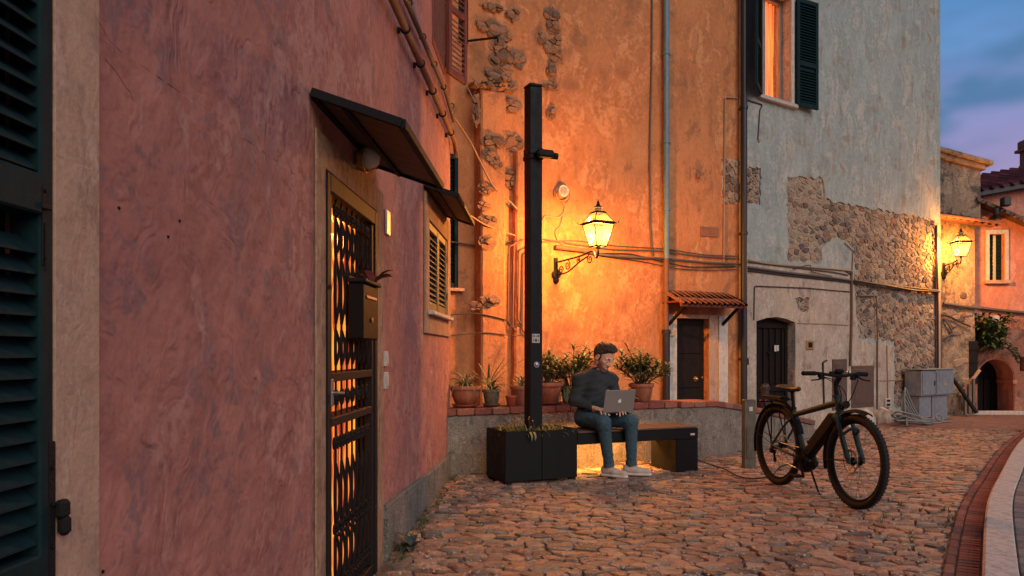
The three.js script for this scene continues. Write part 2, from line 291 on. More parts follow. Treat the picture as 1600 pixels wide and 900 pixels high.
// irregular stones that fill a polygon: cells round scattered points, shrunk, rounded. Returns [{cx, cy, pts}]
function cells(poly, dist, gap, seed, squash = 1, spread = [.72, .5], cut = .14) {
  const r = rand(seed), xs = poly.map((p) => p[0]), ys = poly.map((p) => p[1] * squash), x0 = Math.min(...xs) - dist * 2, x1 = Math.max(...xs) + dist * 2, y0 = Math.min(...ys) - dist * 2, y1 = Math.max(...ys) + dist * 2;
  const g = dist, W = Math.ceil((x1 - x0) / g), H = Math.ceil((y1 - y0) / g), grid = new Map(), pts = [];
  const near = (x, y, R) => { const o = [], i = Math.floor((x - x0) / g), j = Math.floor((y - y0) / g), k = Math.ceil(R / g); for (let b = j - k; b <= j + k; b++) for (let a = i - k; a <= i + k; a++) for (const p of grid.get(b * 10000 + a) || []) o.push(p); return o; };
  for (let t = 0; t < W * H * 14; t++) {
    const x = x0 + r() * (x1 - x0), y = y0 + r() * (y1 - y0), m = dist * (spread[0] + spread[1] * r());
    if (near(x, y, dist * 1.3).some((p) => Math.hypot(p[0] - x, p[1] - y) < m)) continue;
    const p = [x, y]; pts.push(p); const k = Math.floor((y - y0) / g) * 10000 + Math.floor((x - x0) / g); if (!grid.has(k)) grid.set(k, []); grid.get(k).push(p);
  }
  const out = [];
  for (const p of pts) {
    if (!inPoly(p[0], p[1] / squash, poly)) continue;
    let c = [[p[0] - dist * 1.1, p[1] - dist * 1.1], [p[0] + dist * 1.1, p[1] - dist * 1.1], [p[0] + dist * 1.1, p[1] + dist * 1.1], [p[0] - dist * 1.1, p[1] + dist * 1.1]];
    for (const q of near(p[0], p[1], dist * 3)) {
      if (q === p) continue; const dx = q[0] - p[0], dy = q[1] - p[1], L = Math.hypot(dx, dy); if (L > dist * 3.2) continue;
      const lim = L / 2 - gap / 2, f = (v) => ((v[0] - p[0]) * dx + (v[1] - p[1]) * dy) / L - lim, n = [];
      c.forEach((v, i) => { const w = c[(i + 1) % c.length], a = f(v), b = f(w); if (a <= 0) n.push(v); if ((a < 0 && b > 0) || (a > 0 && b < 0)) { const t = a / (a - b); n.push([mixn(v[0], w[0], t), mixn(v[1], w[1], t)]); } });
      c = n; if (c.length < 3) break;
    }
    if (c.length < 3) continue;
    c = c.filter((v, i) => { const w = c[(i + 1) % c.length]; return Math.hypot(v[0] - w[0], v[1] - w[1]) > dist * .12; });
    if (c.length < 3) continue;
    let o = []; c.forEach((v, i) => { const w = c[(i + 1) % c.length]; o.push([mixn(v[0], w[0], cut), mixn(v[1], w[1], cut)], [mixn(v[0], w[0], 1 - cut), mixn(v[1], w[1], 1 - cut)]); });
    o = o.map(([x, y]) => [x, y / squash]);
    if (o.some(([x, y]) => !inPoly(x, y, poly))) { o = o.map(([x, y]) => { let t = 1; while (t > .3 && !inPoly(p[0] + (x - p[0]) * t, p[1] / squash + (y - p[1] / squash) * t, poly)) t -= .1; return [p[0] + (x - p[0]) * t, p[1] / squash + (y - p[1] / squash) * t]; }); }
    const cx = o.reduce((s, v) => s + v[0], 0) / o.length, cy = o.reduce((s, v) => s + v[1], 0) / o.length;
    out.push({ cx, cy, pts: o.map(([x, y]) => [x - cx, y - cy]) });
  }
  return out;
}
// a stone on such an outline, its face along +z, height h above 0, sunk to -sink; about 40 to 60 triangles
function stoneGeo(pts, h, sink, seed, dome = .35) {
  const r = rand(seed), n = pts.length, pos = [], idx = [], tx = (r() - .5) * .12, ty = (r() - .5) * .12;
  const ring = (s, z, j) => pts.forEach(([x, y]) => pos.push(x * s, y * s, z + (x * tx + y * ty) * j + (r() - .5) * h * .18 * j));
  ring(1, -sink, 0); ring(.985, h * .45, .5); ring(.925, h * .94, 1); ring(.5, h * (1 + dome * .25), 1); pos.push(0, 0, h * (1 + dome * .35));
  for (let k = 0; k < 3; k++) for (let i = 0; i < n; i++) { const a = k * n + i, b = k * n + (i + 1) % n; idx.push(a, b, b + n, a, b + n, a + n); }
  for (let i = 0; i < n; i++) idx.push(3 * n + i, 3 * n + (i + 1) % n, 4 * n);
  const g = new THREE.BufferGeometry(); g.setAttribute('position', new THREE.Float32BufferAttribute(pos, 3)); g.setIndex(idx);
  return toCreasedNormals(g, .5);
}
// a rough lump of stone that sticks out of a wall
function lump(w, h, d, seed) {
  const r = rand(seed), p = [];
  for (let i = 0; i < 9; i++) { const a = i / 9 * Math.PI * 2 + r() * .6, k = .7 + .4 * r(); p.push(V(Math.cos(a) * w / 2 * k, Math.sin(a) * h / 2 * k, 0), V(Math.cos(a) * w / 2 * k * .75, Math.sin(a) * h / 2 * k * .7, d * (.55 + .45 * r()))); }
  return toCreasedNormals(new ConvexGeometry(p), .25);
}
// a blade-shaped leaf: from base, first along dir, drooping; width w, length L
function blade(base, az, el, L, w, droop, seg = 6, fold = .35, tipw = 0) {
  const pos = [], idx = []; let x = base[0], y = base[1], z = base[2], e = el; const ca = Math.cos(az), sa = Math.sin(az), st = L / seg;
  for (let i = 0; i <= seg; i++) {
    const t = i / seg, ww = w * (tipw ? Math.sin(Math.PI * clamp(.12 + t * .88)) : Math.sqrt(Math.max(0, 1 - t * t)) * (.55 + .45 * Math.min(1, t * 4))) / 2;
    pos.push(x - sa * ww, y + ww * fold, z + ca * ww, x, y, z, x + sa * ww, y + ww * fold, z - ca * ww);
    if (i) { const a = 3 * i - 3; idx.push(a, a + 1, a + 4, a, a + 4, a + 3, a + 1, a + 2, a + 5, a + 1, a + 5, a + 4); }
    x += Math.cos(e) * ca * st; y += Math.sin(e) * st; z += Math.cos(e) * sa * st; e -= droop / seg;
  }
  const g = new THREE.BufferGeometry(); g.setAttribute('position', new THREE.Float32BufferAttribute(pos, 3)); g.setIndex(idx); g.computeVertexNormals(); return g;
}
// smooth surface round a distance field (surface nets)
function netMesh(f, lo, hi, cell) {
  const nx = Math.ceil((hi[0] - lo[0]) / cell) + 1, ny = Math.ceil((hi[1] - lo[1]) / cell) + 1, nz = Math.ceil((hi[2] - lo[2]) / cell) + 1, d = new Float32Array(nx * ny * nz);
  for (let k = 0, o = 0; k < nz; k++) for (let j = 0; j < ny; j++) for (let i = 0; i < nx; i++, o++) d[o] = f(lo[0] + i * cell, lo[1] + j * cell, lo[2] + k * cell);
  const id = new Int32Array(nx * ny * nz).fill(-1), pos = [], idx = [], sx = 1, sy = nx, sz = nx * ny, C = [0, sx, sy, sx + sy, sz, sx + sz, sy + sz, sx + sy + sz];
  const E = [[0, 1], [2, 3], [4, 5], [6, 7], [0, 2], [1, 3], [4, 6], [5, 7], [0, 4], [1, 5], [2, 6], [3, 7]];
  for (let k = 0; k < nz - 1; k++) for (let j = 0; j < ny - 1; j++) for (let i = 0; i < nx - 1; i++) {
    const o = i + j * sy + k * sz; let x = 0, y = 0, z = 0, n = 0;
    for (const [a, b] of E) { const p = d[o + C[a]], q = d[o + C[b]]; if ((p < 0) !== (q < 0)) { const t = p / (p - q); x += mixn(a & 1, b & 1, t); y += mixn((a >> 1) & 1, (b >> 1) & 1, t); z += mixn(a >> 2, b >> 2, t); n++; } }
    if (n) { id[o] = pos.length / 3; pos.push(lo[0] + (i + x / n) * cell, lo[1] + (j + y / n) * cell, lo[2] + (k + z / n) * cell); }
  }
  const quad = (a, b, c, e, flip) => { if (a < 0 || b < 0 || c < 0 || e < 0) return; flip ? idx.push(a, c, b, a, e, c) : idx.push(a, b, c, a, c, e); };
  for (let k = 1; k < nz - 1; k++) for (let j = 1; j < ny - 1; j++) for (let i = 1; i < nx - 1; i++) {
    const o = i + j * sy + k * sz, s = d[o] < 0;
    if (s !== d[o + sx] < 0) quad(id[o - sy - sz], id[o - sz], id[o], id[o - sy], !s);
    if (s !== d[o + sy] < 0) quad(id[o - sx - sz], id[o - sx], id[o], id[o - sz], !s);
    if (s !== d[o + sz] < 0) quad(id[o - sx - sy], id[o - sy], id[o], id[o - sx], !s);
  }
  const g = new THREE.BufferGeometry(); g.setAttribute('position', new THREE.Float32BufferAttribute(pos, 3)); g.setIndex(idx); g.computeVertexNormals(); return g;
}
const smin = (a, b, k) => { const h = Math.max(k - Math.abs(a - b), 0) / k; return Math.min(a, b) - h * h * k * .25; };
const smax = (a, b, k) => -smin(-a, -b, k);
function cap(a, b, ra, rb = ra) { const dx = b[0] - a[0], dy = b[1] - a[1], dz = b[2] - a[2], L = dx * dx + dy * dy + dz * dz || 1e-9; return (x, y, z) => { const t = clamp(((x - a[0]) * dx + (y - a[1]) * dy + (z - a[2]) * dz) / L); return Math.hypot(x - a[0] - dx * t, y - a[1] - dy * t, z - a[2] - dz * t) - ra - (rb - ra) * t; }; }
function ell(c, r) { return (x, y, z) => { const a = (x - c[0]) / r[0], b = (y - c[1]) / r[1], e = (z - c[2]) / r[2], k0 = Math.hypot(a, b, e), k1 = Math.hypot(a / r[0], b / r[1], e / r[2]); return k1 < 1e-9 ? -Math.min(...r) : k0 * (k0 - 1) / k1; }; }
const blend = (fs, k) => (x, y, z) => { let d = 1e9; for (const f of fs) { const v = f(x, y, z); d = d > 1e8 ? v : smin(d, v, k); } return d; };

// ---------------------------------------------------------------- frames of the walls
const PINK = new Frame(-.954, 0, .04065, 1);
const ORANGE = new Frame(3.28, 11.37, .891, .454);
const GREY = new Frame(3.28, 11.37, .814, .581);
const BENCH = new Frame(-.06, 7.15, Math.cos(24 * Math.PI / 180), Math.sin(24 * Math.PI / 180));
const pos3 = (f) => [f.X, 0, f.Z];

// ---------------------------------------------------------------- ground
// inner edge of the kerb: x at a distance from the viewer
const kerbPts = [[1.5, .78], [2.5, 1.47], [3.4, 2.03], [4.29, 2.56], [6, 3.62], [7.5, 4.66], [9.2, 5.86], [10.7, 6.98], [12.5, 8.4], [14.5, 10.1], [17, 12.4]];
const kerbCurve = new THREE.CatmullRomCurve3(kerbPts.map(([d, x]) => V(x, 0, -d)), false, 'catmullrom', .5);
const kerbLen = kerbCurve.getLength();
function kerbAt(s, off, y = 0) { const u = clamp(s / kerbLen), p = kerbCurve.getPointAt(u), t = kerbCurve.getTangentAt(u), n = V(-t.z, 0, t.x).normalize(); return V(p.x + n.x * off, y, p.z + n.z * off); }   // off > 0: towards the viewer's right
const ground = struct('ground');
{
  const g = new THREE.PlaneGeometry(160, 160, 1, 1).rotateX(-Math.PI / 2).translate(0, -.012, -40);
  obj('earth', g, MT.earth, ground);
  // cobbled area in plan (x, depth)
  const left = (d) => -.954 + .04065 * d + .04;
  const area = [[left(3.6), 3.6], [left(7.8), 7.8], [.6, 8.36], [1.9, 8.9], [2.85, 9.7], [4.17, 11.1], [4.6, 11.8], [5.6, 12.7], [7.6, 12.3]];
  for (let s = kerbLen * .72; s > 1; s -= .5) { const p = kerbAt(s, -.19); if (-p.z < 12.0 && -p.z > 3.6) area.push([p.x, -p.z]); }
  { const p = kerbAt(2.3, -.19); area.push([p.x, 3.6]); }
  const list = cells(area, .142, .008, 11, 1.45, [.45, .95], .15).map((c) => ({ ...c, d: Math.hypot(c.cx, c.cy) })).sort((a, b) => a.d - b.d);
  const R = rand(77), rest = [];
  let kept = 0;
  list.forEach((c, i) => {
    const inView = Math.abs(c.cx / c.cy * F) < 830 && EYE * F / c.cy < 365;
    const col = Math.floor(R() * 10), h = .012 + .018 * R();
    const g = stoneGeo(c.pts.map(([x, y]) => [x, y]), h, .03, 500 + i, .22).rotateX(-Math.PI / 2);
    metreUV(g); const uv = g.attributes.uv, ox = R() * 3, oy = R() * 3; for (let k = 0; k < uv.count; k++) uv.setXY(k, uv.getX(k) + ox, uv.getY(k) + oy);
    if (inView && kept < 300) { kept++; const m = inst('cobble', g, cobbleMats[col], ground); m.position.set(c.cx, -.012, -c.cy); }
    else { g.translate(c.cx, -.012, -c.cy); const cc = cobbleCols[col], n = g.attributes.position.count, a = new Float32Array(n * 3), k = .85 + .3 * R(); for (let j = 0; j < n; j++) a.set(cc.map((v) => v * k), j * 3); g.setAttribute('color', new THREE.BufferAttribute(a, 3)); rest.push(g); }
  });
  const m = inst('cobbles_beyond', mergeGeometries(rest), cobbleVary, ground); m.userData.kind = 'stuff';
  // pebbles and grit trodden into the joints
  const grit = []; const RG = rand(5);
  for (let i = 0; i < 2200; i++) { const d = 4 + 5 * RG() ** 1.4, x = left(d) + .1 + RG() * (3.2 + d * .1); if (!inPoly(x, d, area)) continue; const s = .004 + .006 * RG(); grit.push(new THREE.OctahedronGeometry(s, 0).scale(1, .7, 1).rotateY(RG() * 6).translate(x, .012 + .006 * RG(), -d)); }
  obj('gravel', grit, M('pale_grit', [.5, .42, .34], { roughness: .7 }), ground, { kind: 'stuff' });
  const weeds = []; const RW = rand(8);
  for (let i = 0; i < 55; i++) { const t = RW(); let x, d; if (i < 34) { d = 4.4 + 3.3 * RW(); x = left(d) + .03 + .05 * RW(); } else { d = 4.6 + 2 * RW(); x = 2 + RW() * .9 + (d - 4.6) * .5; } if (!inPoly(x, d, area)) continue; for (let k = 0; k < 7; k++) weeds.push(blade([x + .02 * RW(), .005, -d + .02 * RW()], RW() * 6.3, .6 + RW() * .8, .03 + .045 * RW(), .008, .8, 3)); }
  obj('weeds', weeds, M('small_weeds', [.10, .11, .035], { roughness: .8 }), ground, { kind: 'stuff' });
  // smooth worn paving before the grey house, and the lane beyond
  obj('worn_paving', slab([[4.2, 11.05], [4.6, 11.75], [5.6, 12.65], [7.6, 12.2], [8.2, 12.1], [9.5, 13.6], [16, 15.6], [9, 15.3], [7.95, 14.72], [6.4, 13.6], [5.2, 12.7], [3.9, 11.75]].map(([x, d]) => [x, d]), null, 0, .004).rotateX(-Math.PI / 2).translate(0, .002, 0), MT.redEarth, ground);
}
// gutter of red bricks along the kerb
const gutter = struct('gutter');
{
  const R = rand(21), base = [], P = [];
  const strip = (o0, o1, y) => { const pos = [], idx = []; const n = 60; for (let i = 0; i <= n; i++) { const a = kerbAt(kerbLen * i / n, o0, y), b = kerbAt(kerbLen * i / n, o1, y); pos.push(a.x, a.y, a.z, b.x, b.y, b.z); if (i) { const k = 2 * i - 2; idx.push(k, k + 1, k + 3, k, k + 3, k + 2); } } const g = new THREE.BufferGeometry(); g.setAttribute('position', new THREE.Float32BufferAttribute(pos, 3)); g.setIndex(idx); g.computeVertexNormals(); return g; };
  obj('gutter_bed', strip(-.2, .02, -.004), MT.earth, gutter);
  const cross = [cbox(.062, .03, .115, .006), cbox(.055, .03, .115, .006)], edge = [cbox(.215, .03, .05, .006), cbox(.2, .03, .052, .006)];
  [...cross, ...edge].forEach((g) => metreUV(g));
  const put = (g, s, off, k, y) => { const p = kerbAt(s, off, y), q = kerbAt(s + .02, off, y), m = inst('brick', g, brickMats[k], gutter); m.position.copy(p); m.rotation.y = Math.atan2(-(q.z - p.z), q.x - p.x) + (R() - .5) * .05; m.rotation.z = (R() - .5) * .03; };
  let count = 0;
  for (let s = 2.2; s < 13.5 && count < 215; s += .071) { const p = kerbAt(s, 0); if (-p.z < 3.7) continue; put(cross[R() < .5 ? 0 : 1], s, -.065, Math.floor(R() * 4), -.004 + R() * .004); count++; }
  for (let s = 2.2; s < 15; s += .225) { const p = kerbAt(s, 0); if (-p.z < 3.7) continue; put(edge[R() < .5 ? 0 : 1], s, -.156, Math.floor(R() * 5), .0 + R() * .004); }
  const far = []; for (let s = 2.2 + .071 * 250; s < 20; s += .09) { const p = kerbAt(s, -.065, -.003), q = kerbAt(s + .02, -.065, -.003); if (-p.z < 8) continue; far.push(cbox(.078, .03, .135, .006).rotateY(Math.atan2(-(q.z - p.z), q.x - p.x)).translate(p.x, p.y, p.z)); }
  if (far.length) obj('far_brick', far, brickMats[3], gutter, { kind: 'stuff' });
}
const kerb = struct('kerb');
{
  const R = rand(31); let s = 1.2;
  while (s < kerbLen - 1.2) {
    const L = .85 + .35 * R(), n = 5, pos = [], h = .1, o0 = .004, o1 = .165, c = .014, prof = [[o0, -.05], [o0, h - c], [o0 + c, h], [o1 - .006, h], [o1, h - .006], [o1, -.05]];
    const ring = []; for (let i = 0; i <= n; i++) ring.push(prof.map(([o, y]) => kerbAt(s + .005 + (L - .01) * i / n, o, y)));
    for (let i = 0; i < n; i++) for (let k = 0; k < prof.length - 1; k++) { const a = ring[i][k], b = ring[i][k + 1], d = ring[i + 1][k], e = ring[i + 1][k + 1]; pos.push(a, b, e, a, e, d); }
    for (const q of [ring[0], ring[n]]) for (let k = 1; k < prof.length - 1; k++) pos.push(q[0], q[k], q[k + 1]);
    const g = new THREE.BufferGeometry(); g.setAttribute('position', new THREE.Float32BufferAttribute(pos.flatMap((p) => [p.x, p.y, p.z]), 3)); g.computeVertexNormals();
    obj('kerbstone', g, MT.kerb, kerb); s += L;
  }
}
const pavement = struct('pavement');
{
  const R = rand(41), setts = [0, 1, 2].map((i) => metreUV(cbox(.19 - .012 * i, .05, .088, .008))), mats = [[.16, .15, .145], [.2, .19, .18], [.13, .125, .125], [.23, .2, .17]].map((c, i) => M('pavement_sett_' + 'abcd'[i], c, { map: stoneMap, roughness: .7, bumpMap: bumpS, bumpScale: .003 }));
  const pos = [], idx = []; for (let i = 0; i <= 60; i++) { const a = kerbAt(kerbLen * i / 60, .16, .072), b = kerbAt(kerbLen * i / 60, 8, .072); pos.push(a.x, a.y, a.z, b.x, b.y, b.z); if (i) { const k = 2 * i - 2; idx.push(k, k + 1, k + 3, k, k + 3, k + 2); } }
  const bed = new THREE.BufferGeometry(); bed.setAttribute('position', new THREE.Float32BufferAttribute(pos, 3)); bed.setIndex(idx); bed.computeVertexNormals(); obj('pavement_bed', bed, MT.earth, pavement);
  for (let row = 0; row < 7; row++) for (let s = 3.2 + (row % 2) * .1; s < 12; s += .2) {
    const off = .215 + row * .094, p = kerbAt(s, off, .066 + R() * .004), d = -p.z; if (d < 3.6 || d > 11 || p.x / d * F > 860) continue;
    const q = kerbAt(s + .02, off, p.y), m = inst('paver', setts[Math.floor(R() * 3)], mats[Math.floor(R() * 4)], pavement); m.position.copy(p); m.rotation.y = Math.atan2(-(q.z - p.z), q.x - p.x) + (R() - .5) * .04; m.rotation.z = (R() - .5) * .02;
  }
}

// ---------------------------------------------------------------- pink house on the viewer's left
const pink = thing('pink_house', 'house with mottled dusky pink plaster wall, grille door and small canopies', 'house', pos3(PINK), PINK.turn);
{
  const P = PINK, door = rect(3.40, 4.43, -.1, 2.01), win = rect(6.42, 7.62, 1.56, 2.3), shut = rect(.55, 1.515, -.2, 4.6), up = rect(6.7, 7.5, 3.85, 5.2);
  const W = [[-2.5, -.3], [8, -.3], [8, 8], [-2.5, 8]];
  obj('wall', slab(W, [door, win, shut, up], -.3, 0), MT.pink, pink);
  obj('side_wall', [bxx(7.7, 8, -.3, 8, -6, -.302, .001)], MT.pink, pink);
  obj('roof', [bxx(-2.5, 8.25, 8.002, 8.14, -6, .35, .01)], MT.redWood, pink);
  obj('plinth', [slab([[4.66, -.05], [8.02, -.05], [8.02, .2], [7.4, .215], [6.6, .235], [5.6, .28], [4.66, .315]], null, .002, .034, .006)], MT.plinth, pink, { label: 'grey mossy cement plinth' });
  // surround of the big shutter, at the edge of the picture
  obj('shutter_surround', [bxx(1.518, 1.672, -.2, 4.8, .002, .012, .003)], MT.trim, pink, { label: 'beige plaster strip' });
  const sh = obj('shutter', [bxx(1.49, 1.514, -.2, 4.58, -.06, .012, .004), bxx(.56, .6, -.2, 4.58, -.06, .01, .004), bxx(1.462, 1.488, -.2, 4.56, -.04, .02, .004), bxx(.605, .66, -.2, 4.56, -.04, .026, .004), bxx(.662, 1.461, 1.475, 1.55, -.036, .026, .004), bxx(.662, 1.461, .78, .845, -.036, .026, .004), bxx(.662, 1.461, 4.46, 4.56, -.036, .026, .004), bxx(.662, 1.461, -.2, -.1, -.036, .026, .004)], MT.green, pink, { label: 'tall dark green louvred shutter' });
  const slat = metreUV(cbox(.798, .052, .007, .003).rotateX(-.85));
  for (let v = .88; v < 4.45; v += .0385) { if (v > 1.455 && v < 1.57) continue; const m = inst('slat', slat, MT.green, sh); m.position.set(1.061, v, -.004); }
  obj('shutter_backing', [bxx(.56, 1.51, -.2, 4.58, -.1, -.08, .002)], MT.black, sh);
  obj('latch', [bxx(1.463, 1.474, 1.38, 1.53, .0202, .024, .002), bxx(1.455, 1.484, 1.485, 1.497, .0242, .03, .002), bxx(1.466, 1.470, 1.37, 1.46, .0242, .028, .0015), sph(.004, 1.4685, 1.395, .025, 8, 6), sph(.004, 1.4685, 1.52, .025, 8, 6)], MT.iron, sh);
  obj('hinge', [bxx(1.49, 1.513, .72, 1.05, .0125, .018, .003), ...[.76, .85, .93, 1.0].map((v) => sph(.005, 1.50, v, .019, 8, 6))], MT.iron, sh);
  obj('hold_back', [bxx(1.508, 1.538, .9, .935, .0135, .034, .006), bxx(1.515, 1.54, .865, .905, .0135, .036, .008)], MT.iron, sh);

  // grille door
  obj('door_surround', [bxx(3.262, 3.398, -.1, 2.15, .002, .014, .003), bxx(4.432, 4.62, -.1, 2.15, .002, .014, .003), bxx(3.399, 4.431, 2.012, 2.15, .002, .014, .003)], MT.ochre, pink, { label: 'ochre plaster door surround' });
  const dr = part('door', pink); dr.userData.label = 'black wrought iron grille door, lit from within';
  const zf = .0;
  obj('door_frame', [bxx(3.402, 3.455, -.1, 2.005, -.1, .02, .005), bxx(4.365, 4.428, -.1, 2.005, -.1, .02, .005), bxx(3.456, 4.364, 1.925, 2.005, -.1, .02, .005), bxx(3.456, 4.364, 1.085, 1.125, -.03, .012, .004), bxx(3.456, 4.364, .885, .925, -.03, .012, .004), bxx(3.456, 4.364, -.02, .05, -.03, .012, .004), bxx(3.456, 3.5, .05, 1.92, -.03, .012, .004), bxx(4.31, 4.362, .05, 1.92, -.03, .012, .004)], MT.iron, dr);
  // lit reeded glass behind the ironwork
  const glow = M('lit_door_glass', [.25, .1, .03], { emissive: new THREE.Color(1, .34, .05), emissiveIntensity: 1.1, roughness: .3, emissiveMap: rep(dataTex(256, (x, y) => { const w = at(fWarp, x, y) * 40, v = clamp(.55 + .55 * at(fStreak, x + w, y) + .3 * at(fBig, x, y + w)); return [v, v * v * .9, v * .6]; }), .9, 1.6) });
  [[3.52, 4.29, 1.13, 1.92], [3.52, 4.29, .93, 1.08], [3.52, 4.29, .1, .88]].forEach(([a, b, c, d]) => obj('lit_glass', [bxx(a, b, c, d, -.085, -.075, .001)], glow, dr));
  const bars = []; const bx = []; for (let i = 0; i < 8; i++) bx.push(3.55 + i * .103);
  const bar = metreUV(cbox(.010, 1, .010, .002));
  for (const u of bx) for (const [a, b] of [[.05, .885], [.925, 1.085], [1.125, 1.925]]) { const m = inst('bar', bar, MT.iron, dr); m.position.set(u, (a + b) / 2, -.012); m.scale.y = b - a; }
  const scroll = (u, v, r, turns, s, z = .004) => { const p = []; for (let i = 0; i <= 22; i++) { const t = i / 22, a = t * turns * Math.PI * 2, q = r * (1 - .8 * t); p.push([u + s * Math.cos(a) * q, v + Math.sin(a) * q * 1.25, z]); } return tube(p, .0075, 26, 5); };
  const lens = (u, v, w, h) => [1, -1].map((s) => tube([[u, v - h / 2, .002], [u + s * w * .4, v - h * .22, .008], [u + s * w * .5, v, .01], [u + s * w * .4, v + h * .22, .008], [u, v + h / 2, .002]], .0078, 12, 5));
  for (let i = 0; i < 7; i++) {
    const u = 3.601 + i * .103, up_ = [];
    up_.push(...lens(u, 1.50, .085, .3), ...lens(u, 1.24, .07, .16), ...lens(u, 1.74, .07, .17), scroll(u - .022, 1.86, .024, 1.4, 1), scroll(u + .022, 1.86, .024, 1.4, -1));
    obj('ornament', up_, MT.iron, dr);
    const lo = [...lens(u, .56, .085, .3), ...lens(u, .27, .08, .24), scroll(u - .022, .80, .026, 1.5, 1), scroll(u + .022, .80, .026, 1.5, -1), scroll(u - .02, .41, .022, 1.4, 1), scroll(u + .02, .41, .022, 1.4, -1), scroll(u - .022, .11, .024, 1.4, 1), scroll(u + .022, .11, .024, 1.4, -1), scroll(u, 1.005, .035, 1.6, i % 2 ? 1 : -1)];
    for (let k = 0; k < 4; k++) lo.push(sph(.011, u + (k % 2 ? .03 : -.03), .38 + .05 * Math.floor(k / 2), .012, 8, 6), sph(.01, u + (k % 2 ? .028 : -.028), .13 + .035 * Math.floor(k / 2), .012, 8, 6));
    obj('ornament', lo, MT.iron, dr);
  }
  obj('lock_plate', [bxx(3.462, 3.5, .98, 1.1, .013, .022, .003), rod([3.48, 1.04, .02], [3.48, 1.04, .05], .007), flat([3.48, 1.04, .05], [3.55, 1.035, .052], .012, .01)], MT.steel, dr);
  obj('reveal', [bxx(3.41, 4.42, -.1, 2.0, -.29, -.28, .002)], MT.black, dr);
  // canopy over the door: sloping sheet in an angle-iron frame
  const canopy = (name, u0, u1, vw, vo, prj, label) => {
    const c = part(name, pink); c.userData.label = label;
    const top = (u, t, dy = 0) => [u, mixn(vw, vo, t) + dy, .01 + prj * t];
    const sheet = new THREE.BufferGeometry(), q = [top(u0, 0), top(u1, 0), top(u1, 1), top(u0, 1)], q2 = q.map(([x, y, z]) => [x, y + .012, z]);
    const f = (a, b, c2, d) => [...a, ...b, ...c2, ...a, ...c2, ...d];
    sheet.setAttribute('position', new THREE.Float32BufferAttribute([...f(q[0], q[1], q[2], q[3]), ...f(q2[3], q2[2], q2[1], q2[0]), ...f(q[3], q[2], q2[2], q2[3]), ...f(q[0], q[3], q2[3], q2[0]), ...f(q[2], q[1], q2[1], q2[2])], 3)); sheet.computeVertexNormals();
    obj('canopy_sheet', sheet, MT.sheet, c);
    const side = [0, (vo - vw), prj];
    for (const [a, b] of [[top(u0, 0, .004), top(u0, 1, .004)], [top(u1, 0, .004), top(u1, 1, .004)], [top(u0, 1, .004), top(u1, 1, .004)]]) obj('canopy_bar', flat(a, b, .036, .03, [0, 1, 0]), MT.iron, c);
    for (const t of [.36, .02]) obj('canopy_bar', flat(top(u0, t, -.012), top(u1, t, -.012), .02, .02, [0, 1, 0]), MT.iron, c);
    return c;
  };
  canopy('door_canopy', 3.2, 4.42, 2.27, 2.14, .37, 'dark sloping canopy over the grille door');
  canopy('window_canopy', 6.22, 7.62, 2.54, 2.45, .26, 'small dark canopy over the shuttered window');
  // small window with shutters
  obj('window_surround', [bxx(6.24, 6.418, 1.37, 2.5, .002, .022, .004), bxx(7.622, 7.86, 1.37, 2.5, .002, .022, .004), bxx(6.419, 7.621, 2.302, 2.5, .002, .022, .004), bxx(6.419, 7.621, 1.37, 1.52, .002, .022, .004)], MT.ochre, pink);
  obj('window_sill', [bxx(6.36, 7.72, 1.522, 1.556, -.2, .07, .006)], MT.marble, pink);
  for (const [a, b] of [[6.425, 7.018], [7.022, 7.615]]) {
    const s = obj('shutter', [bxx(a, a + .055, 1.562, 2.295, -.03, .012), bxx(b - .055, b, 1.562, 2.295, -.03, .012), bxx(a + .056, b - .056, 2.235, 2.295, -.026, .008), bxx(a + .056, b - .056, 1.562, 1.64, -.026, .008), bxx(a + .056, b - .056, 1.64, 2.235, -.05, -.042)], MT.olive, pink, { label: 'olive louvred shutter leaf' });
    const sl = metreUV(cbox(b - a - .114, .05, .008, .003).rotateX(-.8)); for (let v = 1.67; v < 2.22; v += .047) { const m = inst('slat', sl, MT.olive, s); m.position.set((a + b) / 2, v, -.012); }
    obj('hinge', [bxx(b < 7.1 ? a - .02 : b - .01, b < 7.1 ? a + .01 : b + .02, 1.72, 1.79, .012, .022), bxx(b < 7.1 ? a - .02 : b - .01, b < 7.1 ? a + .01 : b + .02, 2.08, 2.15, .012, .022)], MT.iron, s);
  }
  // upper window with a red-brown shutter leaf standing open
  obj('upper_window_frame', [bxx(6.7, 6.75, 3.86, 5.19, -.12, .01), bxx(7.45, 7.5, 3.86, 5.19, -.12, .01), bxx(6.752, 7.448, 3.86, 3.92, -.12, .01)], MT.redWood, pink);
  obj('upper_window_pane', [bxx(6.752, 7.448, 3.922, 5.19, -.1, -.09)], MT.glassDark, pink);
  { const s = part('open_shutter', pink, [7.52, 0, .02], -.36); s.userData.label = 'red brown shutter leaf standing open'; obj('shutter_frame', [bxx(0, .05, 3.88, 5.18, 0, .04), bxx(.33, .38, 3.88, 5.18, 0, .04), bxx(.052, .328, 3.88, 3.95, 0, .036), bxx(.052, .328, 4.5, 4.56, 0, .036)], MT.redWood, s);
    const sl = metreUV(cbox(.274, .05, .008, .002).rotateX(-.7)); for (let v = 3.98; v < 5.1; v += .05) { if (v > 4.47 && v < 4.58) continue; const m = inst('slat', sl, MT.redWood, s); m.position.set(.19, v, .018); } }
  // pipes under the eaves
  obj('copper_pipe', [...bent([[3, 3.3, .055], [7.92, 3.34, .055], [8.06, 3.27, .055], [8.06, 3.2, .055]], .025, .06, 12)], MT.copper, pink, { label: 'copper pipe along the pink wall' });
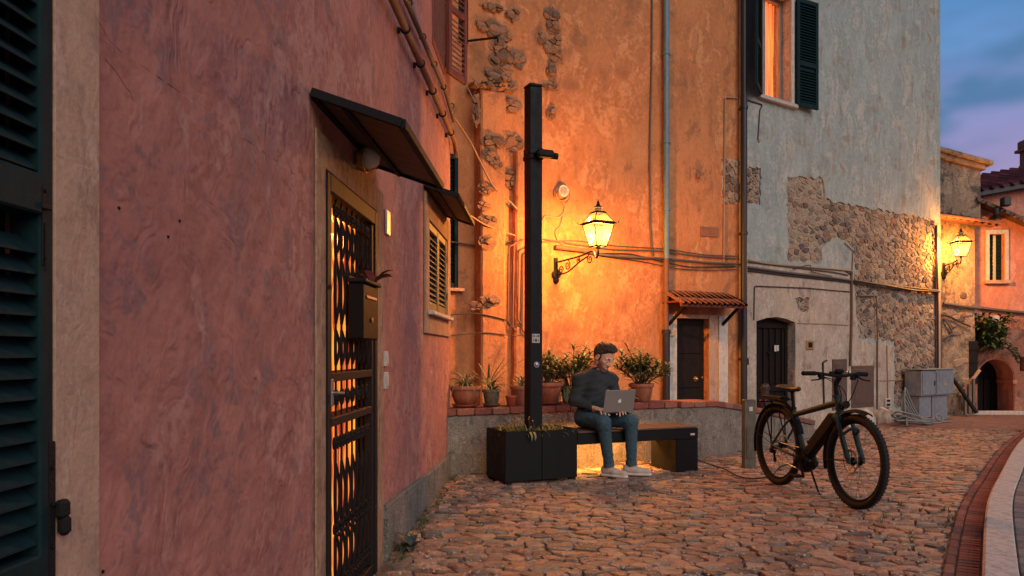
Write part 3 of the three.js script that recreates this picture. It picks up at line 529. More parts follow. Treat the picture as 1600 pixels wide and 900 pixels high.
  obj('wall_conduit', [...bent([[3, 3.5, .04], [5.2, 3.55, .04], [7.3, 3.64, .04], [7.98, 3.56, .04]], .02, .04, 8)], MT.cable, pink);
  for (let u = 4.5; u < 8; u += .62) { const t = [new THREE.TorusGeometry(.029, .006, 6, 16).rotateY(Math.PI / 2).translate(u, 3.3 + .04 * (u - 3) / 4.92, .055), bxx(u - .012, u + .012, 3.29, 3.33, 0, .02)]; obj('pipe_clip', t, MT.iron, pink); obj('pipe_clip', new THREE.TorusGeometry(.024, .005, 6, 14).rotateY(Math.PI / 2).translate(u + .2, 3.5 + .14 * (u + .2 - 3) / 4.3, .04), MT.iron, pink); }
  // wires clipped to the wall beside the meters
  obj('meter_plate', [bxx(4.645, 4.735, 1.135, 1.225, .002, .02, .004), bxx(4.655, 4.725, 1.15, 1.21, .02, .024, .002)], MT.white, pink, { label: 'small pale meter plate' });
  obj('meter_plate', [bxx(4.645, 4.735, 1.0, 1.1, .002, .02, .004), bxx(4.655, 4.725, 1.015, 1.085, .02, .024, .002)], MT.white, pink, { label: 'small pale meter plate' });
  // hairline cracks and scars: thin grooves are too fine to build; nail heads and a filler line stand proud
  for (const [px, py] of [[185, 325], [262, 370], [280, 345], [160, 893]]) { const [u, v] = P.hit(px, py); obj('nail', sph(.004, u, v, .001, 8, 6), MT.iron, pink); }
  // branching crack in the plaster, modelled as the raised torn lips beside it
  const crack = (pts, r) => obj('crack', tube(pts.map(([x, y]) => [...P.hit(x, y), -.0005]), r, pts.length * 3, 5, .2), MT.redWood, pink);
  crack([[143, 8], [150, 24], [158, 40], [170, 62], [182, 74], [190, 82]], .0011); crack([[164, 92], [178, 108], [188, 122], [196, 136], [204, 144], [207, 156]], .0014); crack([[154, 22], [160, 32], [168, 36]], .0008);
}
// ---------------------------------------------------------------- things on the pink wall
{
  const W = (u, v, n) => PINK.world(u, v, n);
  const l = thing('bulkhead_lamp', 'unlit white glass bulkhead lamp under the canopy over the grille door', 'wall lamp', W(4.0, 2.205, .016), PINK.turn);
  obj('base_plate', cyl(.06, .06, .02, 20).rotateX(Math.PI / 2), MT.brass, l); obj('lamp_glass', new THREE.SphereGeometry(.058, 20, 14).scale(1, 1, .9).translate(0, 0, .055), M('opal_glass', [.75, .72, .66], { roughness: .2 }), l);
  obj('cage', [new THREE.TorusGeometry(.07, .005, 6, 24).translate(0, 0, .03), new THREE.TorusGeometry(.068, .004, 6, 24).rotateY(Math.PI / 2).translate(0, 0, .035)], MT.brass, l);
  const b = thing('letterbox', 'dark metal letterbox hung on the grille door', 'letterbox', W(3.74, 1.28, .022), PINK.turn);
  obj('box', [bxx(0, .34, 0, .27, 0, .075, .008)], M('letterbox_paint', [.007, .005, .0045], { roughness: .65, specularIntensity: .25 }), b); obj('lid', [bxx(-.008, .348, .272, .292, 0, .09, .005), flat([-.006, .29, .004], [.346, .29, .004], .012, .03)], MT.iron, b);
  obj('slot', bxx(.06, .28, .2, .215, .076, .081, .002), MT.steel, b); obj('keyhole', cyl(.012, .012, .006, 12).rotateX(Math.PI / 2).translate(.17, .1, .078), MT.brass, b);
  const leaf = thing('paper_leaflet', 'crumpled dark red leaflet stuck in the letterbox lid', 'leaflet', W(4.04, 1.565, .08), PINK.turn);
  const R = rand(91), lf = []; for (let i = 0; i < 7; i++) lf.push(blade([0, 0, 0], -1.2 + i * .5, .5 + .5 * R(), .12 + .05 * R(), .05, .9, 4, .5, 1)); obj('sheet', lf, M('dark_red_paper', [.13, .022, .02], { roughness: .6 }), leaf);
  // house number tile
  const ct = document.createElement('canvas'); ct.width = 96; ct.height = 128; const c = ct.getContext('2d'); c.fillStyle = '#d9c7a8'; c.fillRect(0, 0, 96, 128); c.strokeStyle = '#8a5a38'; c.lineWidth = 5; c.strokeRect(7, 7, 82, 114); c.fillStyle = '#6a4028'; c.font = 'bold 70px serif'; c.textAlign = 'center'; c.fillText('1', 48, 88);
  const tx = new THREE.CanvasTexture(ct); tx.colorSpace = THREE.SRGBColorSpace;
  const t = thing('house_number_tile', 'small cream house number tile beside the grille door', 'number plate', W(4.76, 2.0, .002), PINK.turn);
  obj('tile', bxx(-.055, .055, -.075, .075, 0, .012, .003), MT.white, t); obj('number', new THREE.PlaneGeometry(.1, .14).translate(0, 0, .0145), M('number_print', [1, 1, 1], { map: tx, roughness: .4 }), t, { keepUV: true });
  // dark plant at the foot of the wall
  const p = thing('leafy_weed', 'dark leafy weed at the foot of the pink wall plinth', 'plant', W(4.86, 0, .13)); const RR = rand(14);
  for (let i = 0; i < 16; i++) obj('leaf', blade([0, 0, 0], RR() * 6.3, .5 + RR() * .9, .1 + .09 * RR(), .045, 1.3, 5, .3, 1), M('dark_leaf', [.03, .04, .03], { roughness: .6 }), p);
}

// ---------------------------------------------------------------- orange house behind the low wall
const orange = thing('orange_house', 'tall house with glowing orange plaster wall, exposed stones and a tile-roofed low door', 'house', pos3(ORANGE), ORANGE.turn);
const oh = (x, y, off = 0) => ORANGE.hit(x, y, off), gh = (x, y, off = 0) => GREY.hit(x, y, off);
const quadOf = (h, x0, x1, y0, y1) => { const a = h(x0, (y0 + y1) / 2)[0], b = h(x1, (y0 + y1) / 2)[0], m = (x0 + x1) / 2; return [a, b, h(m, y1)[1], h(m, y0)[1]]; };   // u0 u1 v0 v1
{
  const H = 9, dq = quadOf(oh, 1056, 1106, 498, 640), wq = quadOf(oh, 694, 716, 240, 450), sq = quadOf(oh, 690, 733, -60, 66);
  const doorR = rect(dq[0], dq[1], -.1, dq[3]), winR = rect(wq[0], wq[1], wq[2], wq[3]);
  obj('wall', slab([[-8, -.3], [-.001, -.3], [-.001, H], [-8, H]], [doorR, winR], -.35, 0), MT.orange, orange);
  obj('roof', bxx(-8, 0, H + .002, H + .15, -5, .4, .01), MT.redWood, orange);
  // flue-like pilaster with a broken ledge
  const p = quadOf(oh, 741, 779, 148, 640), pt = part('pilaster', orange); pt.userData.label = 'plastered pilaster with rubble ledge';
  obj('shaft', [slab(ragged([[p[0], -.3], [p[1], -.3], [p[1], p[3]], [p[0], p[3]]], .14, .008, 3), null, .001, .2, .02)], MT.orange, pt);
  const side = quadOf(oh, 790, 808, 250, 640); obj('buttress', [slab(ragged([[p[1] + .16, -.3], [p[1] + .34, -.3], [p[1] + .34, oh(800, 250)[1]], [p[1] + .2, oh(800, 238)[1]]], .14, .01, 4), null, .001, .1, .02)], MT.orange, pt);
  const R = rand(61);
  for (let i = 0; i < 11; i++) { const t = i / 10, g = lump(.1 + .08 * R(), .06 + .05 * R(), .09 + .09 * R(), 200 + i); const m = inst('stone', metreUV(g), brownStones[i % 5], pt); m.position.set(mixn(p[0] - .06, p[1] + .06, t), p[3] + .01 + .03 * R(), .06 + .06 * R()); m.rotation.z = (R() - .5); }
  const tufts = []; for (let i = 0; i < 46; i++) tufts.push(blade([mixn(p[0] - .05, p[1] + .05, R()), p[3] + .03, .05 + .14 * R()], R() * 6.3, .5 + R() * .9, .08 + .12 * R(), .014, 1.3, 4)); obj('dry_weeds', tufts, M('dry_weeds', [.09, .065, .03], { roughness: .9 }), pt, { kind: 'stuff' });
  // stones that show through the plaster: [x, y, w, h] in photograph pixels
  const spots = [[768, 12, 30, 10], [800, 24, 20, 14], [768, 44, 42, 18], [780, 73, 26, 18], [783, 94, 30, 20], [808, 92, 22, 22], [777, 116, 36, 18], [802, 134, 16, 10], [800, 165, 26, 18], [770, 222, 36, 14], [798, 222, 32, 20], [766, 243, 24, 16], [775, 256, 18, 10], [801, 280, 30, 20], [756, 322, 18, 10], [763, 345, 26, 12], [760, 378, 22, 16], [766, 470, 26, 14], [742, 478, 18, 9], [862, 24, 22, 18], [864, 44, 20, 16], [846, 60, 16, 14], [862, 74, 26, 20], [868, 92, 24, 12], [861, 112, 14, 24], [860, 136, 24, 8], [861, 177, 14, 16], [760, 292, 20, 12], [1090, 272, 9, 11], [744, 172, 10, 40], [757, 300, 14, 8], [803, 320, 16, 12], [790, 58, 16, 10], [792, 110, 18, 12], [872, 62, 12, 10]];
  spots.forEach(([x, y, w, h], i) => {                       // each a small break in the plaster, bedded with mortar, stones set into it
    const onP = x < 782 && x > 741 && y > 150, off = onP ? .2 : 0, [u, v] = oh(x, y, off), s = 9.6 / F, W = w * s * .85, Hh = h * s * .95, ring = [];
    for (let k = 0; k < 12; k++) { const a = k / 12 * 6.283; ring.push([u + Math.cos(a) * W * (.6 + .35 * R()), v + Math.sin(a) * Hh * (.6 + .4 * R())]); }
    obj('bare_mortar', slab(ragged(ring, .03, .008, 600 + i), null, off + .001, off + .007 + .004 * R(), .003), brownStones[(i + 3) % 5 === 2 ? 0 : (i % 2 ? 4 : 0)], orange);
    cells(ring, Math.max(.06, Math.min(.13, Hh * 1.5)), .01, 640 + i, 1.7, [.5, .7], .1).forEach((c, k) => { const m = inst('stone', metreUV(stoneGeo(c.pts, .012 + .03 * R(), .004, 1500 + i * 20 + k, .1)), brownStones[Math.floor(R() * 5)], orange); m.position.set(c.cx, c.cy, off + .006); m.rotation.x = (R() - .5) * .25; m.rotation.y = (R() - .5) * .25; });
    if (h > 13) { const m = inst('stone', metreUV(lump(W * 1.1, Hh * .9, .03 + .04 * R(), 300 + i)), brownStones[(i * 2) % 5], orange); m.position.set(u + (R() - .5) * W * .6, v + (R() - .5) * Hh * .6, off + .004); m.rotation.z = (R() - .5) * .5; }
  });
  // exposed masonry round the corner pipe
  const patch = [[1127, 246], [1152, 250], [1153, 318], [1128, 318]].map(([x, y]) => oh(x, y)); obj('bare_mortar', slab(ragged(patch, .05, .012, 6), null, .001, .006), MT.mortar, orange);
  cells(patch, .1, .014, 62).forEach((c, i) => { const m = inst('stone', metreUV(stoneGeo(c.pts, .016 + .012 * R(), .004, 700 + i)), rubbleMats[i % 6], orange); m.position.set(c.cx, c.cy, .006); });
  // window by the alley with dark shutters, and the open one above
  const ws = obj('window', [bxx(wq[0] + .003, wq[0] + .05, wq[2] + .003, wq[3] - .003, -.12, .012), bxx(wq[1] - .05, wq[1] - .003, wq[2] + .003, wq[3] - .003, -.12, .012), bxx(wq[0] + .052, wq[1] - .052, wq[2] + .003, wq[2] + .06, -.12, .01), bxx(wq[0] + .052, wq[1] - .052, wq[3] - .06, wq[3] - .003, -.12, .01)], MT.green, orange);
  const sl = metreUV(cbox(wq[1] - wq[0] - .108, .05, .008, .002).rotateX(-.7)); for (let v = wq[2] + .09; v < wq[3] - .07; v += .055) { const m = inst('slat', sl, MT.green, ws); m.position.set((wq[0] + wq[1]) / 2, v, -.05); }
  obj('window_sill', bxx(wq[0] - .04, wq[1] + .06, wq[2] - .04, wq[2] - .002, .002, .07), MT.trim, orange);
  const os = part('open_shutter', orange, [sq[1] - .02, 0, .02], -.5); os.userData.label = 'dark green upper shutter leaf standing open';
  obj('shutter_leaf', [bxx(-.42, 0, sq[2], sq[3] + 1, 0, .04, .004)], MT.green, os); obj('stay_bar', [rod([-.05, sq[2] + .02, .03], [.36, sq[2] + .01, .16], .014), rod([.36, sq[2] + .01, .16], [.36, sq[2] - .05, .16], .012)], MT.iron, os);
  // low door with jambs, step, bracketed tile canopy
  const jl = quadOf(oh, 1040, 1055, 505, 640), jr = quadOf(oh, 1108, 1134, 505, 640);
  obj('door_jamb', bxx(jl[0], dq[0] - .002, -.1, dq[3] + .06, .002, .03), MT.white, orange); obj('door_jamb', bxx(dq[1] + .002, jr[0] + .14, -.1, dq[3] + .06, .002, .03), MT.trim, orange); obj('pale_pilaster', bxx(jr[0] + .142, jr[1], -.1, dq[3] + .05, .002, .05), MT.white, orange, { label: 'white strip beside the low door' });
  obj('door_lintel', bxx(dq[0], dq[1], dq[3] + .002, dq[3] + .06, .002, .03), MT.trim, orange);
  const d = obj('door', [bxx(dq[0] + .004, dq[1] - .004, -.1, dq[3] - .004, -.13, -.08)], MT.darkDoor, orange, { label: 'low black door with brass knob' });
  for (const [a, b] of [[.12, .62], [.72, 1.1], [1.2, dq[3] - .1]]) obj('door_panel', bxx(dq[0] + .07, dq[1] - .07, a, b, -.079, -.068, .006), MT.darkDoor, d);
  { const [u, v] = oh(1086, 592, -.07); obj('door_knob', [sph(.026, u, v, -.04), cyl(.035, .035, .008, 16).rotateX(Math.PI / 2).translate(u, v, -.066), rod([u, v, -.07], [u, v, -.04], .01)], MT.brass, d); obj('keyhole', [cyl(.016, .016, .008, 12).rotateX(Math.PI / 2).translate(dq[1] - .05, v + .02, -.066)], MT.brass, d); }
  const ca = part('tile_canopy', orange); ca.userData.label = 'small terracotta tile canopy on brackets';
  const c0 = oh(1034, 470)[0], c1 = oh(1134, 478)[0], cv = oh(1095, 462)[1], prj = .42, cy = (t) => cv + .05 - .17 * t;
  obj('canopy_board', [bxx(c0, c1, cy(.5) - .075, cy(.5) - .05, .002, prj - .04, .004).translate(0, -cy(.5), 0).rotateX(0).translate(0, cy(.5) - .02, 0), bxx(c0, c1, cy(1) - .07, cy(1) - .01, prj - .038, prj - .01, .004)], MT.redWood, ca);
  const nT = 12, pitch = (c1 - c0) / nT, tile = (r, L) => { const g = new THREE.CylinderGeometry(r * .82, r, L, 9, 1, true, -Math.PI / 2, Math.PI); const inn = new THREE.CylinderGeometry(r * .7, r * .86, L, 9, 1, true, -Math.PI / 2, Math.PI); inn.index.array.reverse(); return join([g, inn]).rotateX(Math.PI / 2 + .37); };
  const tg = [metreUV(tile(pitch * .42, .27)), metreUV(tile(pitch * .44, .25))];
  for (let row = 0; row < 2; row++) for (let i = 0; i < nT; i++) { const t = row ? .78 : .3, m = inst('roof_tile', tg[(i + row) % 2], tileMats[Math.floor(R() * 4)], ca); m.position.set(c0 + pitch * (i + .5), cy(t) + (row ? -.005 : .012), prj * t + .01); m.rotation.z = (R() - .5) * .08; m.rotation.y = (R() - .5) * .07; }
  obj('tile_bed', slab([[0, cy(0) + .01], [prj * .96, cy(1) - .01], [prj * .96, cy(1) - .03], [0, cy(0) - .02]], null, 0, c1 - c0).rotateY(-Math.PI / 2).translate(c1, 0, .004), MT.terraDark, ca);
  for (const u of [c0 + .1, c1 - .1]) obj('bracket', [flat([u, cy(1) - .06, prj - .06], [u, cy(1) - .3, .02], .035, .035), flat([u, cy(1) - .03, prj - .02], [u, cy(0) - .1, .02], .035, .035)], MT.darkDoor, ca);
  // pipes and conduits on the wall
  const line = (pts, off = .03) => pts.map(([x, y, o]) => [...oh(x, y, o ?? off), o ?? off]);
  const bp = part('drainpipe', orange); bp.userData.label = 'blue grey drainpipe with cast iron foot';
  { const u = oh(1036, 300)[0], yA = oh(1030, 405)[1], yB = oh(1030, 515)[1];
    obj('upper_pipe', rod([u, yA, .07], [u, H, .07], .042, .042, 14), MT.bluePipe, bp); obj('lower_pipe', rod([u, yB, .07], [u, yA - .002, .07], .036, .036, 14), MT.copper, bp); obj('pipe_foot', [rod([u, .0, .07], [u, yB, .07], .05, .05, 14), cyl(.06, .06, .05, 14, u, yB - .06, .07), cyl(.058, .058, .04, 14, u, .9, .07)], MT.blackPipe, bp);
    for (const y of [88, 226, 330]) { const v = oh(1036, y)[1]; obj('pipe_collar', [cyl(.052, .052, .03, 14, u, v, .07), bxx(u - .01, u + .08, v, v + .02, 0, .07, .002)], MT.bluePipe, bp); } }
  const seg = (pts, r, mat, nm = 'wall_cable', rad = 6) => obj(nm, tube(pts, r, pts.length * 5, rad, .35), mat, orange);
  seg(line([[1019, -20], [1018, 100], [1015, 240], [1016, 355], [1020, 400]], .018), .012, MT.cable);
  obj('wall_conduit', bent(line([[1131, 410], [1133, 152], [1152, 153]], .02), .012, .03, 6), MT.cableTan, orange);
  // bundle of cables across the wall
  seg(line([[705, 378], [760, 384], [830, 372], [900, 382], [960, 390], [1030, 392], [1090, 400], [1150, 404]], .03), .011, MT.cable); seg(line([[845, 378], [900, 376], [960, 384], [1040, 389], [1100, 398], [1150, 400]], .022), .008, MT.cable);
  seg(line([[870, 386], [940, 398], [990, 402], [1040, 404], [1100, 410], [1150, 412]], .045), .016, MT.cable); seg(line([[930, 396], [985, 397], [1040, 410], [1080, 417], [1150, 416]], .035), .009, MT.cableDark); seg(line([[940, 400], [1000, 408], [1060, 420], [1110, 422], [1150, 421]], .03), .006, MT.cableDark);
  obj('sleeve_pipe', rod([...oh(868, 386, .05), .05], [...oh(935, 394, .05), .05], .03, .026, 12), MT.copper, orange);
  // wire across the alley from the pink house, then along the pilaster
  seg([[...oh(704, 176, 1.0), 1.0], [...oh(735, 222, .6), .6], [...oh(770, 290, .24), .24], [...oh(800, 318, .12), .12], [...oh(815, 335, .06), .06]], .012, MT.cableTan); seg([[...oh(722, 328, .8), .8], [...oh(760, 352, .26), .26], [...oh(812, 370, .06), .06], [...oh(850, 372, .03), .03]], .009, MT.cableTan);
  seg(line([[742, 160], [720, 118], [704, 122]], .4), .006, MT.cableTan);
  // conduits down to the terrace at the left
  for (const [x, y0, y1, xr] of [[795, 385, 505, 812], [803, 380, 512, 818], [811, 392, 500, 822], [818, 396, 516, 828]]) obj('wall_conduit', bent(line([[xr, y0 - 6], [x, y0], [x - 2, y1], [x + 4, y1 + 6]], .125), .011, .03, 6), MT.copper, orange);
  seg(line([[705, 492], [745, 490], [790, 500], [800, 512], [815, 508]], .21), .008, MT.cableDark); seg(line([[705, 524], [760, 520], [805, 525], [818, 522]], .21), .006, MT.cableDark);
  // coil of cable with a round junction box, wires hanging from it
  const jb = part('junction_box', orange), [ju, jv] = oh(876, 300); obj('box', [cyl(.075, .075, .05, 18).rotateX(Math.PI / 2).translate(ju, jv, .03), cyl(.05, .05, .02, 14).rotateX(Math.PI / 2).translate(ju, jv, .06)], MT.white, jb); obj('coil', [new THREE.TorusGeometry(.1, .007, 6, 24).translate(ju + .005, jv - .015, .03), new THREE.TorusGeometry(.12, .006, 6, 24).translate(ju + .01, jv - .035, .02), new THREE.TorusGeometry(.09, .006, 6, 24).translate(ju - .01, jv - .03, .045)], MT.cableTan, jb);
  seg(line([[878, 312], [884, 328], [872, 340], [852, 338], [846, 350]], .02), .009, MT.cableTan); seg(line([[884, 318], [876, 352], [868, 362], [872, 376], [880, 382]], .02), .009, MT.cableTan);
  { const v = quadOf(oh, 1094, 1120, 355, 370), vt = part('air_vent', orange); vt.userData.label = 'little brick air vent'; obj('vent_body', bxx(v[0], v[1], v[2], v[3], .001, .02, .004), MT.terraDark, vt); for (let i = 0; i < 4; i++) obj('vent_hole', new THREE.TorusGeometry(.018, .006, 6, 12).translate(mixn(v[0], v[1], (i + .5) / 4), (v[2] + v[3]) / 2, .022), MT.terracotta, vt); }
  // house number 21
  const ct = document.createElement('canvas'); ct.width = 96; ct.height = 96; const c = ct.getContext('2d'); c.fillStyle = '#c9b392'; c.fillRect(0, 0, 96, 96); c.strokeStyle = '#4b3424'; c.lineWidth = 5; c.strokeRect(6, 6, 84, 84); c.fillStyle = '#33231a'; c.font = 'bold 60px serif'; c.textAlign = 'center'; c.fillText('21', 48, 69);
  const tx = new THREE.CanvasTexture(ct); tx.colorSpace = THREE.SRGBColorSpace; const [nu, nv] = oh(1049, 520, .03);
  const t = thing('house_number_plate', 'stone plate with the number 21 on the white jamb', 'number plate', ORANGE.world(nu, nv, .032), ORANGE.turn); obj('plate', bxx(-.05, .05, -.05, .05, 0, .012, .003), MT.marble, t); obj('number', new THREE.PlaneGeometry(.09, .09).translate(0, 0, .0145), M('number_21_print', [1, 1, 1], { map: tx, roughness: .6 }), t, { keepUV: true });
}

// ---------------------------------------------------------------- grey house with bare masonry
const grey = thing('grey_house', 'tall house with blue grey cement plaster flaking off rubble masonry', 'house', pos3(GREY), GREY.turn);
{
  const H = 10.5, U = gh(1467, 300)[0], PL = .026, R = rand(71);
  const dq = quadOf(gh, 1179, 1240, 503, 640), wq = quadOf(gh, 1187, 1233, 6, 157); wq[3] = wq[2] + 1.62;
  const arch = [[dq[0], -.1], [dq[1], -.1], [dq[1], dq[3]], ...[.75, .5, .25].map((t) => [mixn(dq[0], dq[1], t), dq[3] + .075 * Math.sin(Math.PI * t)]), [dq[0], dq[3]]];
  const win = rect(wq[0], wq[1], wq[2], wq[3]), g = (a) => a.map(([x, y]) => gh(x, y));
  const patches = [
    { poly: g([[1228, 276], [1283, 279], [1286, 312], [1340, 322], [1400, 334], [1459, 345], [1462, 452], [1464, 640], [1396, 636], [1395, 534], [1340, 528], [1334, 470], [1332, 386], [1302, 370], [1284, 386], [1280, 412], [1229, 408]]), s: .165 },
    { poly: g([[1162, 262], [1187, 263], [1186, 320], [1162, 318]]), s: .1 }, { poly: g([[1240, 466], [1262, 466], [1260, 488], [1244, 484]]), s: .08 }];
  patches.forEach((p, i) => (p.edge = ragged(p.poly, i ? .05 : .075, i ? .02 : .034, 90 + i)));
  obj('wall', slab([[.001, -.3], [U, -.3], [U, H], [.001, H]], [arch, win], -.35, 0), MT.mortar, grey);
  // plaster coat in one sheet, cut away where the stones show
  const holes = [arch, win, ...patches.map((p) => p.edge)];
  obj('plaster', slab([[.001, -.3], [U - .001, -.3], [U - .001, H], [.001, H]], holes, .001, PL), MT.grey, grey);
  // lower storey has been re-coated in cream, a little proud of the grey
  const lower = [[.1, -.28], [gh(1392, 600)[0], -.28], [gh(1392, 540)[0], gh(1392, 540)[1]], [gh(1338, 532)[0], gh(1338, 532)[1]], [gh(1330, 424)[0], gh(1330, 424)[1]], [gh(1225, 414)[0], gh(1225, 414)[1]], [.1, gh(1165, 408)[1]]];
  obj('lower_plaster', slab(ragged(lower, .16, .012, 95), [arch, patches[2].edge], PL + .001, PL + .007), MT.cream, grey, { label: 'cream plaster of the lower storey' });
  obj('roof', bxx(0, U + .3, H + .002, H + .15, -5, .4, .01), MT.redWood, grey); obj('side_wall', bxx(U - .35, U, -.3, H, -5, -.352, .001), MT.grey, grey);
  const eu = gh(1459, 400)[0]; obj('wall_edge', slab(ragged(rect(eu + .02, U - .001, -.3, gh(1465, 350)[1]), .12, .004, 97), null, PL + .001, PL + .008), MT.trim, grey);
  let n = 0;
  for (const [k, p] of patches.entries()) for (const c of cells(p.poly, p.s, .022, 100 + k, 1.75, [.42, .95], .1)) {
    const pale = R() < (k ? .3 : clamp(.85 - (c.cx - gh(1228, 350)[0]) / 2.4, .12, .85)), m = inst('stone', metreUV(stoneGeo(c.pts, (pale ? .003 : .005) + (pale ? .009 : .015) * R(), .004, 900 + n, .05)), pale ? paleRubble[Math.floor(R() * 4)] : rubbleMats[Math.floor(R() * 6)], grey); m.position.set(c.cx, c.cy, .002); m.rotation.x = (R() - .5) * .1; m.rotation.y = (R() - .5) * .1; n++;
  }
  // upper window, lit, with open shutters
  const wn = part('window', grey); wn.userData.label = 'lit upper window with glowing orange curtains';
  const [a, b, c0, d0] = wq;
  obj('window_frame', [bxx(a + .003, a + .05, c0 + .003, d0 - .003, -.2, -.13), bxx(b - .05, b - .003, c0 + .003, d0 - .003, -.2, -.13), bxx(a + .052, b - .052, d0 - .05, d0 - .003, -.2, -.13), bxx(a + .052, b - .052, c0 + .003, c0 + .06, -.2, -.13), bxx((a + b) / 2 - .13, (a + b) / 2 - .06, c0 + .062, d0 - .052, -.19, -.12)], M('window_frame_paint', [.3, .24, .2], { roughness: .6, map: woodMap }), wn);
  const pane = M('window_glass', [1, 1, 1], { transmission: 1, roughness: .04, thickness: 0, ior: 1.45 });
  obj('window_pane', bxx(a + .052, (a + b) / 2 - .132, c0 + .062, d0 - .052, -.165, -.16, .001), pane, wn); obj('window_pane', bxx((a + b) / 2 - .058, b - .052, c0 + .062, d0 - .052, -.165, -.16, .001), pane, wn);
  const cur = new THREE.PlaneGeometry(b - a - .02, d0 - c0 - .02, 60, 4), cp = cur.attributes.position; for (let i = 0; i < cp.count; i++) { const x = cp.getX(i), y = cp.getY(i); cp.setZ(i, .028 * Math.sin(x * 52 + .6 * Math.sin(y * 2)) + .012 * Math.sin(x * 131)); } cur.computeVertexNormals();
  obj('lit_curtain', cur.translate((a + b) / 2, (c0 + d0) / 2, -.27), M('lit_curtain', [.5, .18, .06], { emissive: new THREE.Color(1, .24, .035), emissiveIntensity: 1.25, roughness: .9, emissiveMap: rep(dataTex(256, (x, y) => { const v = clamp(.72 + .4 * at(fStreak, x * 1.5, y * .5)); return [v, v * v, v]; }), .6, 1.5) }), wn);
  obj('surround', [bxx(a - .07, a - .002, c0, d0 + .09, PL + .001, .05), bxx(b + .002, b + .07, c0, d0 + .09, PL + .001, .05), bxx(a, b, d0 + .002, d0 + .09, PL + .001, .05)], MT.white, wn); obj('window_sill', bxx(a - .1, b + .1, c0 - .06, c0 - .002, -.2, .1, .006), MT.marble, wn);
  const rl = new THREE.RectAreaLight(new THREE.Color(1, .3, .06), 1.2, (b - a) * .9, (d0 - c0) * .9); rl.name = 'window_light'; rl.position.set(...GREY.world((a + b) / 2, (c0 + d0) / 2, -.19)); { const t = GREY.world((a + b) / 2, (c0 + d0) / 2, 2); rl.lookAt(...t); } scene.add(rl);
  const leaf = (w, hinge, dir, ang) => { const s = part('shutter', grey, [hinge, 0, .06], ang); s.userData.label = 'dark green louvred shutter leaf standing open'; const x = (t) => dir * t * w, L = (p, q) => [Math.min(x(p), x(q)), Math.max(x(p), x(q))];
    const [l0, l1] = L(0, .13), [r0, r1] = L(.87, 1), [m0, m1] = L(.132, .868), mid = mixn(c0, d0, .4);
    obj('shutter_frame', [bxx(l0, l1, c0 - .02, d0 + .02, 0, .04), bxx(r0, r1, c0 - .02, d0 + .02, 0, .04), bxx(m0, m1, c0 - .02, c0 + .05, .002, .038), bxx(m0, m1, d0 - .05, d0 + .02, .002, .038), bxx(m0, m1, mid - .04, mid + .04, .002, .038), bxx(m0, m1, c0 + .05, d0 - .05, .004, .008)], MT.green, s);
    const sl = metreUV(cbox(m1 - m0 - .004, .042, .007, .002).rotateX(-.75)); for (let v = c0 + .075; v < d0 - .06; v += .043) { if (Math.abs(v - mid) < .06) continue; const m = inst('slat', sl, MT.green, s); m.position.set((m0 + m1) / 2, v, .024); } };
  leaf(.5, a - .075, -1, .5); leaf(.47, b + .075, 1, -.12);
  // street door with upright ribs
  const d = obj('door', [slab(arch.map(([x, y]) => [mixn((dq[0] + dq[1]) / 2, x, .985), y - .005]), null, -.2, -.14)], MT.darkDoor, grey, { label: 'dark brown ribbed street door with notices' });
  const dw = dq[1] - dq[0]; obj('door_frame', [bxx(dq[0] + .004, dq[0] + .06, -.1, dq[3] - .01, -.138, -.1), bxx(dq[1] - .06, dq[1] - .004, -.1, dq[3] - .01, -.138, -.1), bxx(dq[0] + .062, dq[1] - .062, dq[3] - .09, dq[3] - .01, -.138, -.1), bxx(dq[0] + .062, dq[1] - .062, .62, .72, -.138, -.108)], MT.darkDoor, d);
  for (let i = 0; i < 6; i++) { const u = mixn(dq[0] + .1, dq[1] - .1, i / 5); obj('door_rib', bxx(u - .03, u + .03, .725, dq[3] - .1, -.138, -.112, .008), MT.darkDoor, d); obj('door_rib', bxx(u - .03, u + .03, .06, .6, -.138, -.12, .008), MT.darkDoor, d); }
  { const [u, v] = gh(1214, 544, -.1); obj('notice', [bxx(u - .055, u - .004, v - .05, v + .045, -.11, -.106, .001)], MT.white, d); obj('notice', [bxx(u + .004, u + .055, v - .045, v + .045, -.11, -.106, .001)], MT.white, d); const [hu, hv] = gh(1200, 552, -.1); obj('door_handle', [sph(.025, hu, hv, -.085, 10, 8), rod([hu, hv, -.12], [hu, hv, -.085], .01)], MT.iron, d); }
  const Z = PL + .008;
  // fittings on the lower wall
  const plate = (n, q, z, m, lab, th = .02) => obj(n, bxx(q[0], q[1], q[2], q[3], Z, Z + th, .004), m, grey, { label: lab });
  const pl = plate('wall_plaque', quadOf(gh, 1256, 1267, 532, 546), 0, MT.brass, 'little framed brass plaque'); { const q = quadOf(gh, 1258.5, 1264.5, 535, 543); obj('plaque_face', bxx(q[0], q[1], q[2], q[3], Z + .021, Z + .024, .001), MT.darkDoor, pl); }
  const m1 = plate('meter_door', quadOf(gh, 1297, 1319, 561, 640), 0, MT.brownMetal, 'tall brown meter cupboard door'); { const q = quadOf(gh, 1300, 1316, 567, 634); obj('inner_panel', bxx(q[0], q[1], q[2], q[3], Z + .021, Z + .026, .003), MT.brownMetal, m1); }
  const m2 = plate('meter_door', quadOf(gh, 1327, 1361, 571, 636), 0, MT.brownMetal, 'wide brown meter cupboard door'); { const q = quadOf(gh, 1331, 1357, 577, 630); obj('inner_panel', bxx(q[0], q[1], q[2], q[3], Z + .021, Z + .026, .003), MT.brownMetal, m2); }
